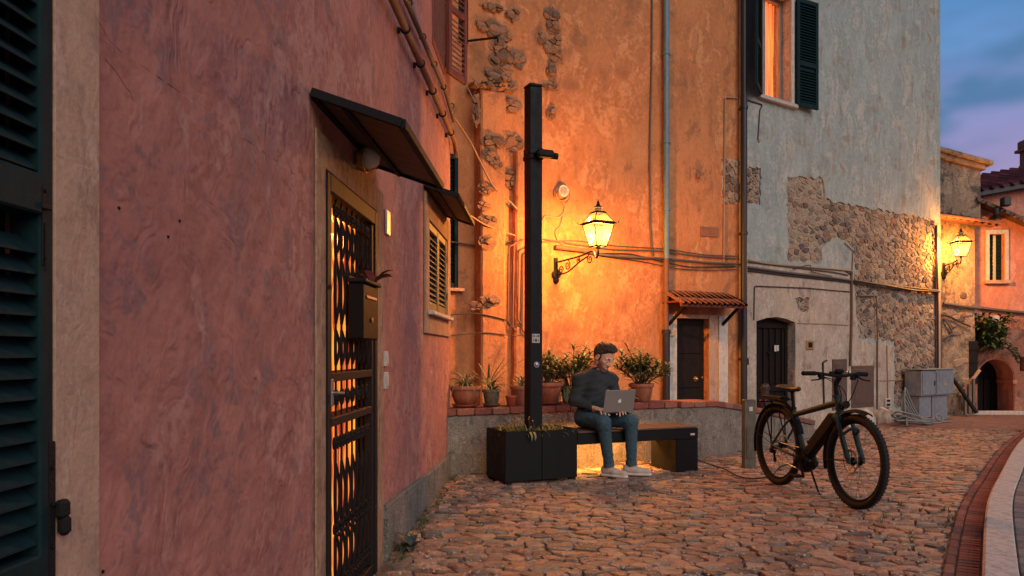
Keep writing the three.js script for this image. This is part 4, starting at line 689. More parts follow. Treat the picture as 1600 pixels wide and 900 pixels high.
  const sm = plate('socket_plate', quadOf(gh, 1379, 1388, 622, 636), 0, MT.white, 'little pale plate with dark holes'); { const q = quadOf(gh, 1379, 1388, 622, 636); obj('socket_hole', [bxx(mixn(q[0], q[1], .2), mixn(q[0], q[1], .8), mixn(q[2], q[3], .15), mixn(q[2], q[3], .4), Z + .0205, Z + .023, .001)], MT.black, sm); obj('socket_hole', [bxx(mixn(q[0], q[1], .2), mixn(q[0], q[1], .8), mixn(q[2], q[3], .6), mixn(q[2], q[3], .85), Z + .0205, Z + .023, .001)], MT.black, sm); }
  const db = plate('doorbell', quadOf(gh, 1157.5, 1164, 560, 570), 0, MT.blackPipe, 'black doorbell box', .04); { const [u, v] = gh(1161, 564, .07); obj('button', cyl(.012, .012, .008, 10).rotateX(Math.PI / 2).translate(u, v, Z + .043), MT.brass, db); }
  // pipes, conduits and cables
  const line = (pts, off = .05) => pts.map(([x, y, o]) => [...gh(x, y, o ?? off), o ?? off]);
  const seg = (pts, r, mat, nm = 'wall_cable') => obj(nm, tube(pts, r, pts.length * 5, 6, .35), mat, grey), cond = (pts, r, mat, off = .045, b = .03) => obj('wall_conduit', bent(line(pts, off), r, b, 6), mat, grey);
  const dp = part('drainpipe', grey, [-.02, 0, .1]); dp.userData.label = 'black drainpipe at the joint of the two houses'; obj('pipe', rod([0, -.1, 0], [0, H, 0], .048, .048, 14), MT.blackPipe, dp); for (const v of [1.1, 2.9, 4.7, 6.4]) obj('pipe_collar', [cyl(.06, .06, .04, 14, 0, v, 0), bxx(-.012, .012, v, v + .03, -.09, 0, .002)], MT.blackPipe, dp);
  cond([[1157, 153], [1191, 164], [1187, 172], [1184, 218]], .013, MT.cableDark, .03, .03); { const [u, v] = gh(1183, 221); obj('pipe_tap', [sph(.02, u, v, .035, 8, 6), rod([u - .03, v + .02, .04], [u + .03, v + .02, .04], .006)], MT.brass, grey); }
  seg(line([[1158, 404], [1200, 412], [1260, 417], [1320, 422], [1332, 424]]), .014, MT.cableTan); seg(line([[1158, 408], [1225, 416], [1300, 425], [1325, 430]], .045), .011, MT.cable); seg(line([[1158, 416], [1230, 426], [1300, 434], [1380, 445], [1465, 454]], .06), .02, MT.cable); seg(line([[1158, 421], [1230, 430], [1320, 440], [1400, 452], [1466, 457]], .05), .014, MT.cableDark); seg(line([[1335, 438], [1390, 447], [1430, 454], [1468, 456]], .075), .018, MT.cableDark);
  seg(line([[1240, 420], [1266, 414], [1268, 424], [1300, 432]], .06), .007, MT.cableDark);
  cond([[1178, 500], [1179, 447], [1260, 450], [1328, 456]], .009, MT.cableDark); cond([[1331, 424], [1331, 500], [1329, 572]], .02, MT.cable, .06); cond([[1322, 424], [1331, 430], [1333, 392], [1320, 380]], .008, MT.cableDark); cond([[1340, 462], [1369, 462], [1371, 520], [1371, 640]], .014, MT.cable, .05); cond([[1386, 540], [1388, 648]], .01, MT.cableTan); cond([[1246, 505], [1290, 506], [1326, 508]], .006, MT.cableTan); cond([[1288, 640], [1286, 566], [1292, 563]], .014, MT.blackPipe, .05); cond([[1463, 352], [1465, 455], [1466, 645]], .02, MT.cableDark, .06); cond([[1462, 354], [1462, 448]], .01, MT.cableDark, .05); cond([[1370, 595], [1395, 594], [1440, 593]], .008, MT.cableTan);
  // lumps of whitewashed stone left at the foot of the wall
  for (const [x, y, w, h] of [[1356, 662, .42, .26], [1325, 668, .28, .2], [1383, 662, .2, .3], [1303, 672, .3, .16]]) { const [u] = gh(x, y, .1), m = inst('stone', metreUV(lump(w, h * 1.6, .16, Math.round(x))), MT.white, grey); m.position.set(u, h * .25, Z); }
  const th = obj('plinth', slab(ragged([[gh(1362, 640)[0], -.1], [gh(1396, 640)[0], -.1], [gh(1396, 640)[0], .2], [gh(1362, 640)[0], .2]], .08, .01, 44), null, Z, Z + .08), MT.cream, grey);
}

// ---------------------------------------------------------------- houses at the end of the square
const ANNEX = new Frame(7.9, 15.15, 1, .02), SALMON = new Frame(9.02, 15.5, 1, -.06);
const ah = (x, y, o = 0) => ANNEX.hit(x, y, o), fh = (x, y, o = 0) => SALMON.hit(x, y, o);
const annex = thing('stone_annex', 'narrow weathered annex with stained walls and a tiled ledge, beside the bare masonry', 'house', pos3(ANNEX), ANNEX.turn);
{
  const R = rand(121), u1 = ah(1535, 300)[0], ul = ah(1523, 500)[0], top = ah(1500, 246)[1], ledge = ah(1500, 346)[1];
  obj('lower_wall', slab(ragged([[-.6, -.3], [ul, -.3], [ul, ledge], [-.6, ledge]], .3, .01, 7), null, -.5, 0), MT.mossy, annex);
  obj('upper_wall', slab([[-.6, ledge + .001], [u1, ledge + .001], [u1, top - .12], [-.6, top + .1]], null, -3, -.06), MT.mossy, annex);
  const tl = (u) => mixn(top + .22, top - .1, (u + .1) / (u1 + .1));
  obj('cornice', [slab([[-.6, tl(-.6) - .1], [u1 + .06, tl(u1 + .06) - .12], [u1 + .06, tl(u1 + .06) - .02], [-.6, tl(-.6)]], null, -3, .02, .01), slab([[-.6, tl(-.6) + .002], [u1 + .16, tl(u1 + .16) - .02], [u1 + .16, tl(u1 + .16) + .06], [-.6, tl(-.6) + .08]], null, -3, .1, .012)], MT.mossy, annex);
  const led = part('tiled_ledge', annex); obj('ledge_board', slab([[-.1, ledge + .06], [ul + .3, ledge - .12], [ul + .3, ledge - .07], [-.1, ledge + .11]], null, .001, .42, .01), MT.terraDark, led);
  const tg = metreUV(join([new THREE.CylinderGeometry(.06, .07, .42, 8, 1, true, -Math.PI / 2, Math.PI).rotateX(Math.PI / 2 + .35), new THREE.CylinderGeometry(.052, .06, .42, 8, 1, true, -Math.PI / 2, Math.PI).rotateX(Math.PI / 2 + .35)]));
  for (let i = 0; i < 10; i++) { const t = i / 9, m = inst('roof_tile', tg, tileMats[Math.floor(R() * 3)], led); m.position.set(mixn(0, ul + .2, t), mixn(ledge + .17, ledge - .02, t), .2); m.rotation.z = -.1 + (R() - .5) * .1; }
  for (let i = 0; i < 34; i++) { const m = inst('stone', metreUV(lump(.12 + .22 * R(), .1 + .13 * R(), .018 + .014 * R(), 400 + i)), rubbleMats[i % 6], annex); m.position.set(R() * (ul - .1) + .02, .15 + R() * 2.4, -.004); }
  const seg = (pts, r, mat, o = .05) => obj('wall_cable', tube(pts.map(([x, y]) => [...ah(x, y, o), o]), r, pts.length * 5, 6, .35), mat, annex);
  seg([[1474, 474], [1500, 478], [1532, 482]], .03, MT.cable); seg([[1470, 492], [1482, 494], [1500, 503], [1516, 510]], .018, MT.cableDark); seg([[1466, 505], [1474, 497], [1488, 520], [1470, 530]], .015, MT.cable); seg([[1470, 640], [1471, 500]], .016, MT.cable);
  { const q = [ah(1514, 534)[0], ah(1527, 534)[0]], y0 = ah(1520, 600)[1], y1 = ah(1520, 533)[1]; const w = obj('barred_window', bxx(q[0], q[1], y0, y1, .001, .02), MT.darkDoor, annex); for (let i = 0; i < 3; i++) obj('bar', bxx(q[0] - .01, q[1] + .01, mixn(y0, y1, .2 + .3 * i), mixn(y0, y1, .2 + .3 * i) + .02, .021, .035, .002), MT.iron, w); }
}
const redTiles = [[.38, .10, .075], [.30, .075, .06], [.44, .14, .10]].map((c, i) => M('red_roof_tile_' + 'abc'[i], c, { map: stoneMap, roughness: .8 }));
const salmon = thing('salmon_house', 'salmon pink house with red tiled roofs and a dark arched doorway', 'house', pos3(SALMON), SALMON.turn);
{
  const R = rand(131), aq = [fh(1527, 600)[0], fh(1584, 600)[0], -.1, fh(1555, 592)[1]], ac = (aq[0] + aq[1]) / 2, ar = (aq[1] - aq[0]) / 2, ah_ = fh(1555, 561)[1] - aq[3];
  const arch = [[aq[0], -.1], [aq[1], -.1], [aq[1], aq[3]]]; for (let i = 1; i < 12; i++) { const a = i / 12 * Math.PI; arch.push([ac + Math.cos(a) * ar, aq[3] + Math.sin(a) * ah_]); } arch.push([aq[0], aq[3]]);
  const wa = fh(1545, 400)[0], wb = fh(1569, 400)[0], w0 = fh(1557, 438)[1], w1 = fh(1557, 366)[1], win = rect(wa, wb, w0, w1), sw = rect(fh(1593, 570)[0], fh(1602, 570)[0], fh(1597, 580)[1], fh(1597, 558)[1]);
  const ra = fh(1538, 318)[1], rb = fh(1600, 345)[1], ru = fh(1600, 330)[0], u0 = fh(1517, 500)[0];
  obj('wall', slab([[u0, -.3], [ru + 3, -.3], [ru + 3, rb - .9], [u0, ra]], [arch, win, sw], -.7, 0), MT.salmon, salmon);
  obj('lower_render', slab(ragged([[u0 + .02, -.2], [ru + 3, -.2], [ru + 3, fh(1590, 490)[1]], [u0 + .02, fh(1590, 490)[1]]], .25, .004, 9), [arch.map(([x, y]) => [ac + (x - ac) * 1.04, Math.max(-.19, y < aq[3] ? y : aq[3] + (y - aq[3]) * 1.05)]), sw], .001, .012), wallMat('worn_salmon_plaster', plaster([.52, .2, .115], [.38, .14, .08], [.56, .32, .2], [.16, .08, .05], { seed: 17, dirtAt: .3 }), 2, bumpR, .016), salmon);
  const d = obj('arched_door', slab(arch.map(([x, y]) => [mixn(ac, x, .99), y]), null, -.66, -.6), MT.darkDoor, salmon, { label: 'dark plank door deep in the arch' }); for (let i = 0; i < 5; i++) obj('plank', bxx(mixn(aq[0], aq[1], i / 5) + .008, mixn(aq[0], aq[1], (i + 1) / 5) - .008, -.08, aq[3], -.598, -.57, .006), MT.darkDoor, d);
  obj('doorstep', bxx(aq[0] - .2, aq[1] + .9, -.05, .07, .014, .22, .01), MT.kerb, salmon);
  const wn = part('window', salmon); obj('window_frame', [bxx(wa - .07, wa - .002, w0 - .02, w1 + .09, .001, .04), bxx(wb + .002, wb + .07, w0 - .02, w1 + .09, .001, .04), bxx(wa, wb, w1 + .002, w1 + .09, .001, .04)], MT.white, wn); obj('window_sill', bxx(wa - .1, wb + .1, w0 - .07, w0 - .002, -.1, .09), MT.trim, wn);
  obj('shutter_leaf', [bxx(wa + .004, (wa + wb) / 2 - .03, w0 + .003, w1 - .003, -.12, -.09)], MT.green, wn); obj('shutter_leaf', [bxx((wa + wb) / 2 + .03, wb - .004, w0 + .003, w1 - .003, -.12, -.09)], MT.green, wn); obj('middle_post', bxx((wa + wb) / 2 - .028, (wa + wb) / 2 + .028, w0 + .003, w1 - .003, -.12, -.07), MT.brass, wn);
  const slg = metreUV(cbox((wb - wa) / 2 - .06, .05, .01, .002).rotateX(-.7)); for (let v = w0 + .08; v < w1 - .05; v += .07) for (const s of [0, 1]) { const m = inst('slat', slg, MT.green, wn); m.position.set(s ? (wb + (wa + wb) / 2) / 2 : (wa + (wa + wb) / 2) / 2, v, -.082); }
  obj('small_window', bxx(sw[0][0], sw[1][0], sw[0][1], sw[2][1], -.2, -.15), MT.glassDark, salmon);
  // tiles: a sloping lower roof with its verge in view, and the main roof above and behind
  const tileG = (r, L, pitch) => metreUV(join([new THREE.CylinderGeometry(r * .8, r, L, 8, 1, true, -Math.PI / 2, Math.PI).rotateX(Math.PI / 2 + pitch), new THREE.CylinderGeometry(r * .7, r * .86, L, 8, 1, true, -Math.PI / 2, Math.PI).rotateX(Math.PI / 2 + pitch)]));
  const low = part('lower_roof', salmon), lt = tileG(.085, .5, .3), lu0 = u0 - .05, rise = (rb - ra) / (ru - fh(1538, 318)[0]); low.userData.label = 'lower sloping tiled roof edge';
  obj('roof_board', slab([[lu0, ra + .02], [ru + 2.5, ra + .02 + rise * (ru + 2.5 - lu0)], [ru + 2.5, ra + .1 + rise * (ru + 2.5 - lu0)], [lu0, ra + .1]], null, -1.2, .28), MT.benchWood, low);
  for (let i = 0; i < 12; i++) { const u = lu0 + .1 + i * .175, m = inst('roof_tile', lt, tileMats[Math.floor(R() * 4)], low); m.position.set(u, ra + .14 + rise * (u - lu0), .1); m.rotation.z = Math.atan(rise); }
  obj('gutter_box', [bxx(fh(1548, 320)[0], fh(1560, 320)[0], fh(1550, 328)[1], fh(1550, 314)[1], .3, .46, .02)], MT.blackPipe, low); obj('rain_pipe', [...bent([[...fh(1556, 326, .38), .38], [...fh(1557, 338, .38), .38], [...fh(1546, 346, .1), .1], [...fh(1540, 352, .06), .06]], .05, .08, 8)], MT.blackPipe, low);
  const up = part('main_roof', salmon), e0 = fh(1535, 294, -1.4), e1 = fh(1606, 281, -1.4), sl = (e1[1] - e0[1]) / (e1[0] - e0[0]); up.userData.label = 'red tiled main roof with dark eaves';
  obj('upper_wall', slab([[e0[0] + .1, ra], [e0[0] + 5, ra], [e0[0] + 5, e0[1] + sl * 5 - .16], [e0[0] + .1, e0[1] - .16]], null, -2.6, -1.55), MT.salmon, up);
  obj('eaves', slab([[e0[0] - .12, e0[1] - .2], [e0[0] + 5, e0[1] + sl * 5 - .2], [e0[0] + 5, e0[1] + sl * 5 - .06], [e0[0] - .12, e0[1] - .06]], null, -1.6, -1.3, .02), MT.blackPipe, up);
  obj('roof_deck', slab([[-1.25, 0], [-3.2, .56], [-3.2, .5], [-1.25, -.06]], null, 0, 5.2).rotateY(Math.PI / 2).scale(1, 1, 1).applyMatrix4(new THREE.Matrix4().makeRotationY(Math.PI)).translate(0, 0, 0), MT.terraDark, up).position.set(e0[0] - .12, e0[1] - .04, 0);
  up.children[up.children.length - 1].visible = true;
  const mt = tileG(.1, .42, -.28 + .56); const rows = [];
  for (let r = 0; r < 5; r++) for (let i = 0; i < 13; i++) { const u = e0[0] - .05 + i * .21, m = inst('roof_tile', mt, redTiles[[0, 1, 2, 1][Math.floor(R() * 4)]], up); m.position.set(u, e0[1] + sl * (u - e0[0]) + .06 + r * .107, -1.42 - r * .37); m.rotation.z = Math.atan(sl); }
  const [cu, cv] = fh(1606, 258, -3); obj('chimney', [bxx(cu - .02, cu + .4, cv - .8, cv + .35, -3.3, -2.9, .01), bxx(cu - .1, cu + .48, cv + .352, cv + .42, -3.38, -2.82, .01), bxx(cu - .06, cu + .44, cv + .422, cv + .62, -3.34, -2.86, .03)], MT.terraDark, up);
  obj('wall_pipe', tube([[...fh(1531, 481, .05), .05], [...fh(1565, 485, .05), .05], [...fh(1604, 489, .05), .05]], .03, 12, 6), MT.cable, salmon);
  obj('impost', bxx(aq[1] - .03, aq[1] + .05, aq[3] - .1, aq[3] - .02, -.6, .03, .01), MT.salmon, salmon);
}
{
  const R = rand(141), [bu, bv] = fh(1553, 548, .3), b = thing('hanging_shrub', 'dense dark green shrub growing over the arched doorway', 'shrub', SALMON.world(bu, bv, .22), SALMON.turn);
  const l = [], st = []; for (let i = 0; i < 520; i++) { const a = R() * 6.28, k = Math.cbrt(R()), h = R(), x = Math.cos(a) * .31 * k * (.6 + .7 * h), z = Math.sin(a) * .22 * k, y = .05 + h * .6 + .06 * Math.sin(a * 3); l.push(blade([x, y, z], R() * 6.3, (R() - .4) * 1.4, .1 + .07 * R(), .06, .7, 3, .3, 1)); }
  for (let i = 0; i < 60; i++) { const t = R(); l.push(blade([.3 + .22 * t, .1 - .32 * t + .1 * R(), .05 * R()], R() * 6.3, -.4 + R() * .8, .1, .05, .8, 3, .3, 1)); }
  for (let i = 0; i < 7; i++) st.push(tube([[0, 0, -.1], [(R() - .5) * .3, .25, 0], [(R() - .5) * .5, .55, (R() - .5) * .2]], .012, 8, 5)); st.push(tube([[0, 0, -.1], [.3, .05, 0], [.5, -.25, .02]], .012, 8, 5));
  obj('stem', st, MT.benchWood, b); obj('foliage', l, M('shrub_leaf', [.045, .085, .025], { roughness: .55 }), b);
  const [su, sv] = fh(1554, 498, .02), s = thing('blank_wall_sign', 'small blank white sign above the shrub', 'sign', SALMON.world(su, sv, .016), SALMON.turn); obj('sign_plate', bxx(-.09, .09, -.06, .06, 0, .02, .004), MT.white, s); obj('sign_screw', [sph(.006, -.07, 0, .021, 6, 5), sph(.006, .07, 0, .021, 6, 5)], MT.steel, s);
  // stair rails beside the arch
  const g = (x, y, d) => { const p = atDepth(x, y, d); return p; };
  const h = thing('stair_rail', 'black and wooden handrails slanting beside the arched doorway', 'railing', [0, 0, 0]);
  obj('black_rail', [rod(g(1489, 592, 15), g(1526, 645, 14.6), .035)], MT.iron, h); obj('wooden_rail', flat(g(1500, 618, 15.1), g(1530, 578, 15.15), .07, .05), MT.trim, h);
  for (const [x, y0, y1] of [[1508, 608, 648], [1514, 600, 647], [1521, 592, 646]]) obj('baluster', flat(g(x, y0, 15.05), g(x, y1, 14.95), .05, .04), MT.benchWood, h);
}

// ---------------------------------------------------------------- low wall capped with bricks
const lowWall = thing('low_wall', 'low cement rendered wall with a red brick cap, running behind the bench', 'wall');
const wallLine = [[-.72, 7.77, .58], [1.9, 8.92, .585], [2.4, 9.24, .575], [2.85, 9.74, .49], [3.4, 10.3, .38], [4.3, 11.2, .17]];   // x, depth, height below the cap
{
  const R = rand(151), T = .34, nrm = wallLine.map((p, i) => { const a = wallLine[Math.max(0, i - 1)], b = wallLine[Math.min(wallLine.length - 1, i + 1)], dx = b[0] - a[0], dd = b[1] - a[1], l = Math.hypot(dx, dd); return [-dd / l, dx / l]; });
  const pos = [], tri = (a, b, c) => pos.push(...a, ...b, ...c), P = (i, o, y) => [wallLine[i][0] + nrm[i][0] * o, y, -(wallLine[i][1] + nrm[i][1] * o)];
  for (let i = 0; i < wallLine.length - 1; i++) {
    const n = Math.max(1, Math.round(Math.hypot(wallLine[i + 1][0] - wallLine[i][0], wallLine[i + 1][1] - wallLine[i][1]) / .12)), L = (o, y, t, y2) => { const a = P(i, o, y), b = P(i + 1, o, y2 ?? y); return a.map((v, k) => mixn(v, b[k], t)); };
    for (let k = 0; k < n; k++) { const t0 = k / n, t1 = (k + 1) / n, h0 = wallLine[i][2], h1 = wallLine[i + 1][2]; for (const [o, f] of [[0, 0], [T, 1]]) { const a = L(o, -.2, t0), b = L(o, -.2, t1), c = L(o, h0, t1, h1), d = L(o, h0, t0, h1); f ? (tri(b, a, d), tri(b, d, c)) : (tri(a, b, c), tri(a, c, d)); } const a = L(0, h0, t0, h1), b = L(0, h0, t1, h1), c = L(T, h0, t1, h1), d = L(T, h0, t0, h1); tri(a, b, c); tri(a, c, d); }
  }
  const e = wallLine.length - 1; tri(P(e, 0, -.2), P(e, T, -.2), P(e, T, wallLine[e][2])); tri(P(e, 0, -.2), P(e, T, wallLine[e][2]), P(e, 0, wallLine[e][2]));
  const g = new THREE.BufferGeometry(); g.setAttribute('position', new THREE.Float32BufferAttribute(pos, 3)); g.computeVertexNormals();
  const uv = []; for (let i = 0; i < pos.length; i += 3) uv.push(pos[i] * .9 - pos[i + 2] * .45, pos[i + 1]); g.setAttribute('uv', new THREE.Float32BufferAttribute(uv, 2)); obj('rendered_body', g, MT.render, lowWall, { keepUV: true });
  const bg = [0, 1, 2].map((i) => metreUV(cbox(.165 + .018 * i, .068, T + .05, .008)));
  for (let i = 0; i < wallLine.length - 1; i++) {
    const a = wallLine[i], b = wallLine[i + 1], L = Math.hypot(b[0] - a[0], b[1] - a[1]), dx = (b[0] - a[0]) / L, dd = (b[1] - a[1]) / L, pitch = Math.atan2(b[2] - a[2], L); let s = .004;
    while (s < L - .1) { const k = Math.floor(R() * 3), w = .165 + .018 * k, t = (s + w / 2) / L, m = inst('brick', bg[k], brickMats[Math.floor(R() * 5)], lowWall); m.position.set(a[0] + dx * (s + w / 2) - dd * T / 2, mixn(a[2], b[2], t) + .036 + R() * .006, -(a[1] + dd * (s + w / 2) + dx * T / 2)); m.rotation.set((R() - .5) * .02, Math.atan2(dd, dx) + (R() - .5) * .03, pitch); m.rotation.order = 'YZX'; s += w + .01; }
  }
}
const onWall = (px, back = .17) => {                         // point on top of the cap along a sight line
  let best; for (let i = 0; i < 3; i++) { const a = wallLine[i], b = wallLine[i + 1]; for (let k = 0; k <= 60; k++) { const t = k / 60, L = Math.hypot(b[0] - a[0], b[1] - a[1]), X = mixn(a[0], b[0], t) - (b[1] - a[1]) / L * back, d = mixn(a[1], b[1], t) + (b[0] - a[0]) / L * back, e = Math.abs(HX + X / d * F - px); if (!best || e < best[0]) best = [e, X, mixn(a[2], b[2], t) + .078, -d]; } }
  return best.slice(1);
};
// ---------------------------------------------------------------- potted plants
const leafM = [[.13, .155, .05], [.085, .115, .04], [.17, .165, .06]].map((c, i) => M('plant_leaf_' + 'abc'[i], c, { roughness: .55 })), paleLeaf = M('pale_striped_leaf', [.26, .24, .10], { roughness: .6 }), stemM = M('plant_stem', [.1, .075, .035], { roughness: .8 });
function pot(name, label, px, r0, r1, h, mat, back, saucer, opt = {}) {
  const p = onWall(px, back), t = thing(name, label, 'potted plant', p);
  const y = saucer ? .025 : 0, wall = opt.bowl ? [[r0, y], [r0 + (r1 - r0) * .7, y + h * .45], [r1, y + h * .82]] : [[r0, y], [mixn(r0, r1, .85), y + h * .8]];
  if (saucer) obj('saucer', lathe([[0, 0], [r0 * 1.15, 0], [r0 * 1.4, .028], [r0 * 1.3, .028], [r0 * 1.1, .012], [0, .012]], 24), mat, t);
  obj('pot', lathe([[0, y + .002], ...wall, [r1 * 1.0, y + h * .8], [r1 * 1.07, y + h * .81], [r1 * 1.07, y + h], [r1 * .95, y + h], [r1 * .9, y + h * .85], [0, y + h * .85]], 28), mat, t);
  obj('soil', new THREE.CylinderGeometry(r1 * .9, r1 * .9, .01, 20).translate(0, y + h * .87, 0), MT.soil, t);
  return [t, y + h * .87, p];
}
function bushy(t, y, n, w, h, seed, mats, leafL = .07) {     // stems that end in whorls of leaves
  const R = rand(seed), st = [], lv = [[], []];
  for (let i = 0; i < n; i++) {
    const a = R() * 6.28, q = Math.sqrt(R()), tx = Math.cos(a) * w * q, tz = Math.sin(a) * w * .7 * q, ty = y + h * (.35 + .65 * R()) * (1 - .35 * q * q);
    st.push(tube([[tx * .12, y - .01, tz * .12], [tx * .5, mixn(y, ty, .6), tz * .5], [tx, ty, tz]], .0045, 6, 4));
    for (let k = 0; k < 16; k++) { const u = .5 + .5 * (k / 15), cx = mixn(tx * .5, tx, (u - .5) * 2), cy = mixn(mixn(y, ty, .6), ty, (u - .5) * 2), cz = mixn(tz * .5, tz, (u - .5) * 2); lv[R() < .65 ? 0 : 1].push(blade([cx, cy, cz], k * 2.4 + R(), .2 + .9 * u * R(), leafL * (.7 + .6 * R()), leafL * .22, 1.1, 3, .3, 1)); }
  }
  obj('stem', st, stemM, t); lv.forEach((l, i) => l.length && obj('foliage', l, mats[i], t));
}
{
  const R = rand(161); let t, y;
  [t, y] = pot('potted_plant', 'spider plant with pale arching leaves in a wide terracotta bowl beside the pink house', 724, .1, .15, .19, MT.terracotta, .16, true, { bowl: true });
  for (let i = 0; i < 52; i++) obj('leaf', blade([(R() - .5) * .06, y, (R() - .5) * .06], R() * 6.28, .7 + .8 * R(), .22 + .16 * R(), .014, 1.7 + R(), 7, .4), R() < .7 ? paleLeaf : leafM[2], t);
  [t, y] = pot('potted_plant', 'small drooping plant in a grey brown pot between the bowl and the tiny red pot', 769, .07, .09, .15, MT.potGrey, .15, true);
  for (let i = 0; i < 30; i++) obj('leaf', blade([(R() - .5) * .05, y, (R() - .5) * .05], R() * 6.28, .6 + .8 * R(), .15 + .14 * R(), .02, 1.9, 6, .4), leafM[i % 2 ? 2 : 0], t);
  { const p = onWall(796, .08), q = thing('small_red_pot', 'tiny empty red pot on the wall cap, beside the black column', 'flower pot', p); obj('pot', lathe([[0, 0], [.042, 0], [.054, .085], [.06, .085], [.06, .11], [.052, .11], [.048, .09], [0, .088]], 24), M('red_glazed_pot', [.36, .07, .035], { roughness: .5 }), q); obj('soil', new THREE.CylinderGeometry(.047, .047, .006, 16).translate(0, .093, 0), MT.soil, q); }
  [t, y] = pot('potted_plant', 'terracotta pot with sparse blades half hidden behind the black column', 815, .085, .115, .2, MT.terracotta, .24, false);
  for (let i = 0; i < 18; i++) obj('leaf', blade([(R() - .5) * .05, y, (R() - .5) * .05], R() * 6.28, .8 + .6 * R(), .18 + .12 * R(), .016, 1.3, 6, .4), paleLeaf, t);
  [t, y] = pot('potted_plant', 'large terracotta pot of leafy green stems just past the black column', 858, .12, .155, .21, MT.terracotta, .18, true); bushy(t, y, 26, .27, .42, 171, [leafM[0], leafM[2]], .10);
  [t, y] = pot('potted_plant', 'bushy green plant in a dark pot behind the shoulder of the seated man', 893, .1, .13, .19, MT.terraDark, .26, false); bushy(t, y, 46, .36, .5, 172, [leafM[0], leafM[1]], .11);
  for (let i = 0; i < 26; i++) obj('leaf', blade([-.1 + (R() - .5) * .1, y - .04, .12], 1.2 + R() * 1.6, .2 + .8 * R(), .2 + .1 * R(), .018, 2.2, 6, .4), leafM[i % 3], t);
  [t, y] = pot('potted_plant', 'bushy green plant in a terracotta pot by the low door', 1000, .1, .135, .2, MT.terracotta, .2, false); bushy(t, y, 44, .34, .48, 173, [leafM[1], leafM[0]], .11);
  for (let i = 0; i < 16; i++) obj('leaf', blade([-.02 + (R() - .5) * .1, y, .02], R() * 6.28, .5 + .6 * R(), .26 + .1 * R(), .022, 1.6, 6, .4), leafM[i % 3], t);
  const fl = thing('red_flower', 'dark red flower with broad leaves beside the right terracotta pot', 'flower', onWall(984, .1)); for (let i = 0; i < 9; i++) obj('leaf', blade([0, 0, 0], R() * 6.28, .7 + .5 * R(), .18 + .06 * R(), .03, 1.4, 6, .35, 1), leafM[2], fl);
  const pm = M('dark_red_petal', [.2, .015, .012], { roughness: .6 }); obj('flower_stem', tube([[0, 0, 0], [.01, .08, .03], [.02, .13, .05]], .004, 8, 5), stemM, fl); for (let i = 0; i < 9; i++) obj('petal', blade([.02, .13, .05], i * .7, .5 + .4 * (i % 2), .05, .03, .8, 4, .3, 1), pm, fl);
  // tall sword-leaved plant behind the bowl
  const dp = thing('sword_plant', 'tall plant with long sword leaves leaning on the orange wall behind the bowl', 'plant', [-.26, .0, -8.62]);
  obj('stem', tube([[0, 0, 0], [.02, .5, 0], [.0, .86, 0]], .014, 10, 6), stemM, dp); for (const [az, el, L] of [[.2, 1.35, .52], [0, .75, .62], [.4, .95, .42], [3.3, .85, .4], [2.9, 1.25, .36], [1.5, 1.0, .35], [-.5, 1.1, .4], [3.8, 1.2, .3]]) obj('leaf', blade([0, .84, 0], az, el, L, .028, .3, 7, .4), leafM[L > .4 ? 2 : 0], dp);
}
// ---------------------------------------------------------------- bench, planter box, black column
const B = (u, v, n) => BENCH.world(u, v, n);
const bench = thing('bench', 'long black steel bench with brown boards and a light strip below', 'bench', B(.745, 0, 0), BENCH.turn);
{
  const L = 1.40, dz = -.46, h = .465;
  obj('seat_frame', [bxx(0, L, h - .125, h - .02, -.032, -.002, .004), bxx(0, L, h - .125, h - .02, dz + .002, dz + .032, .004), bxx(0, .03, h - .125, h - .02, dz + .034, -.034, .003), bxx(L - .03, L, h - .125, h - .02, dz + .034, -.034, .003), bxx(.03, L - .03, h - .05, h - .03, dz + .034, -.034, .003)], MT.black, bench);
  const bw = (.46 - .012) / 5; for (let i = 0; i < 5; i++) obj('board', bxx(.012, L - .012, h - .018, h, -.006 - bw * (i + 1) + .006, -.006 - bw * i, .004), MT.benchWood, bench);
  obj('leg', bxx(L - .27, L, .0, h - .127, dz + .004, -.004, .006), MT.black, bench);
  obj('light_strip', bxx(.06, L - .3, h - .138, h - .127, dz + .05, dz + .075, .002), M('led_strip', [.3, .2, .1], { emissive: new THREE.Color(1, .42, .1), emissiveIntensity: 2.5 }), bench);
  const tag = obj('badge', bxx(L - .1, L - .045, h - .09, h - .07, -.001, .003, .001), MT.white, bench, { label: 'tiny white badge' });
  const rl = new THREE.RectAreaLight(new THREE.Color(1, .41, .085), 150, 1.0, .04); rl.name = 'bench_led_light'; rl.position.set(...B(.745 + .56, h - .142, dz + .06)); rl.lookAt(...B(.745 + .56, -.4, dz - .36)); scene.add(rl);
}
const planter = thing('planter_box', 'black steel planter box at the end of the bench', 'planter', B(0, 0, 0), BENCH.turn);
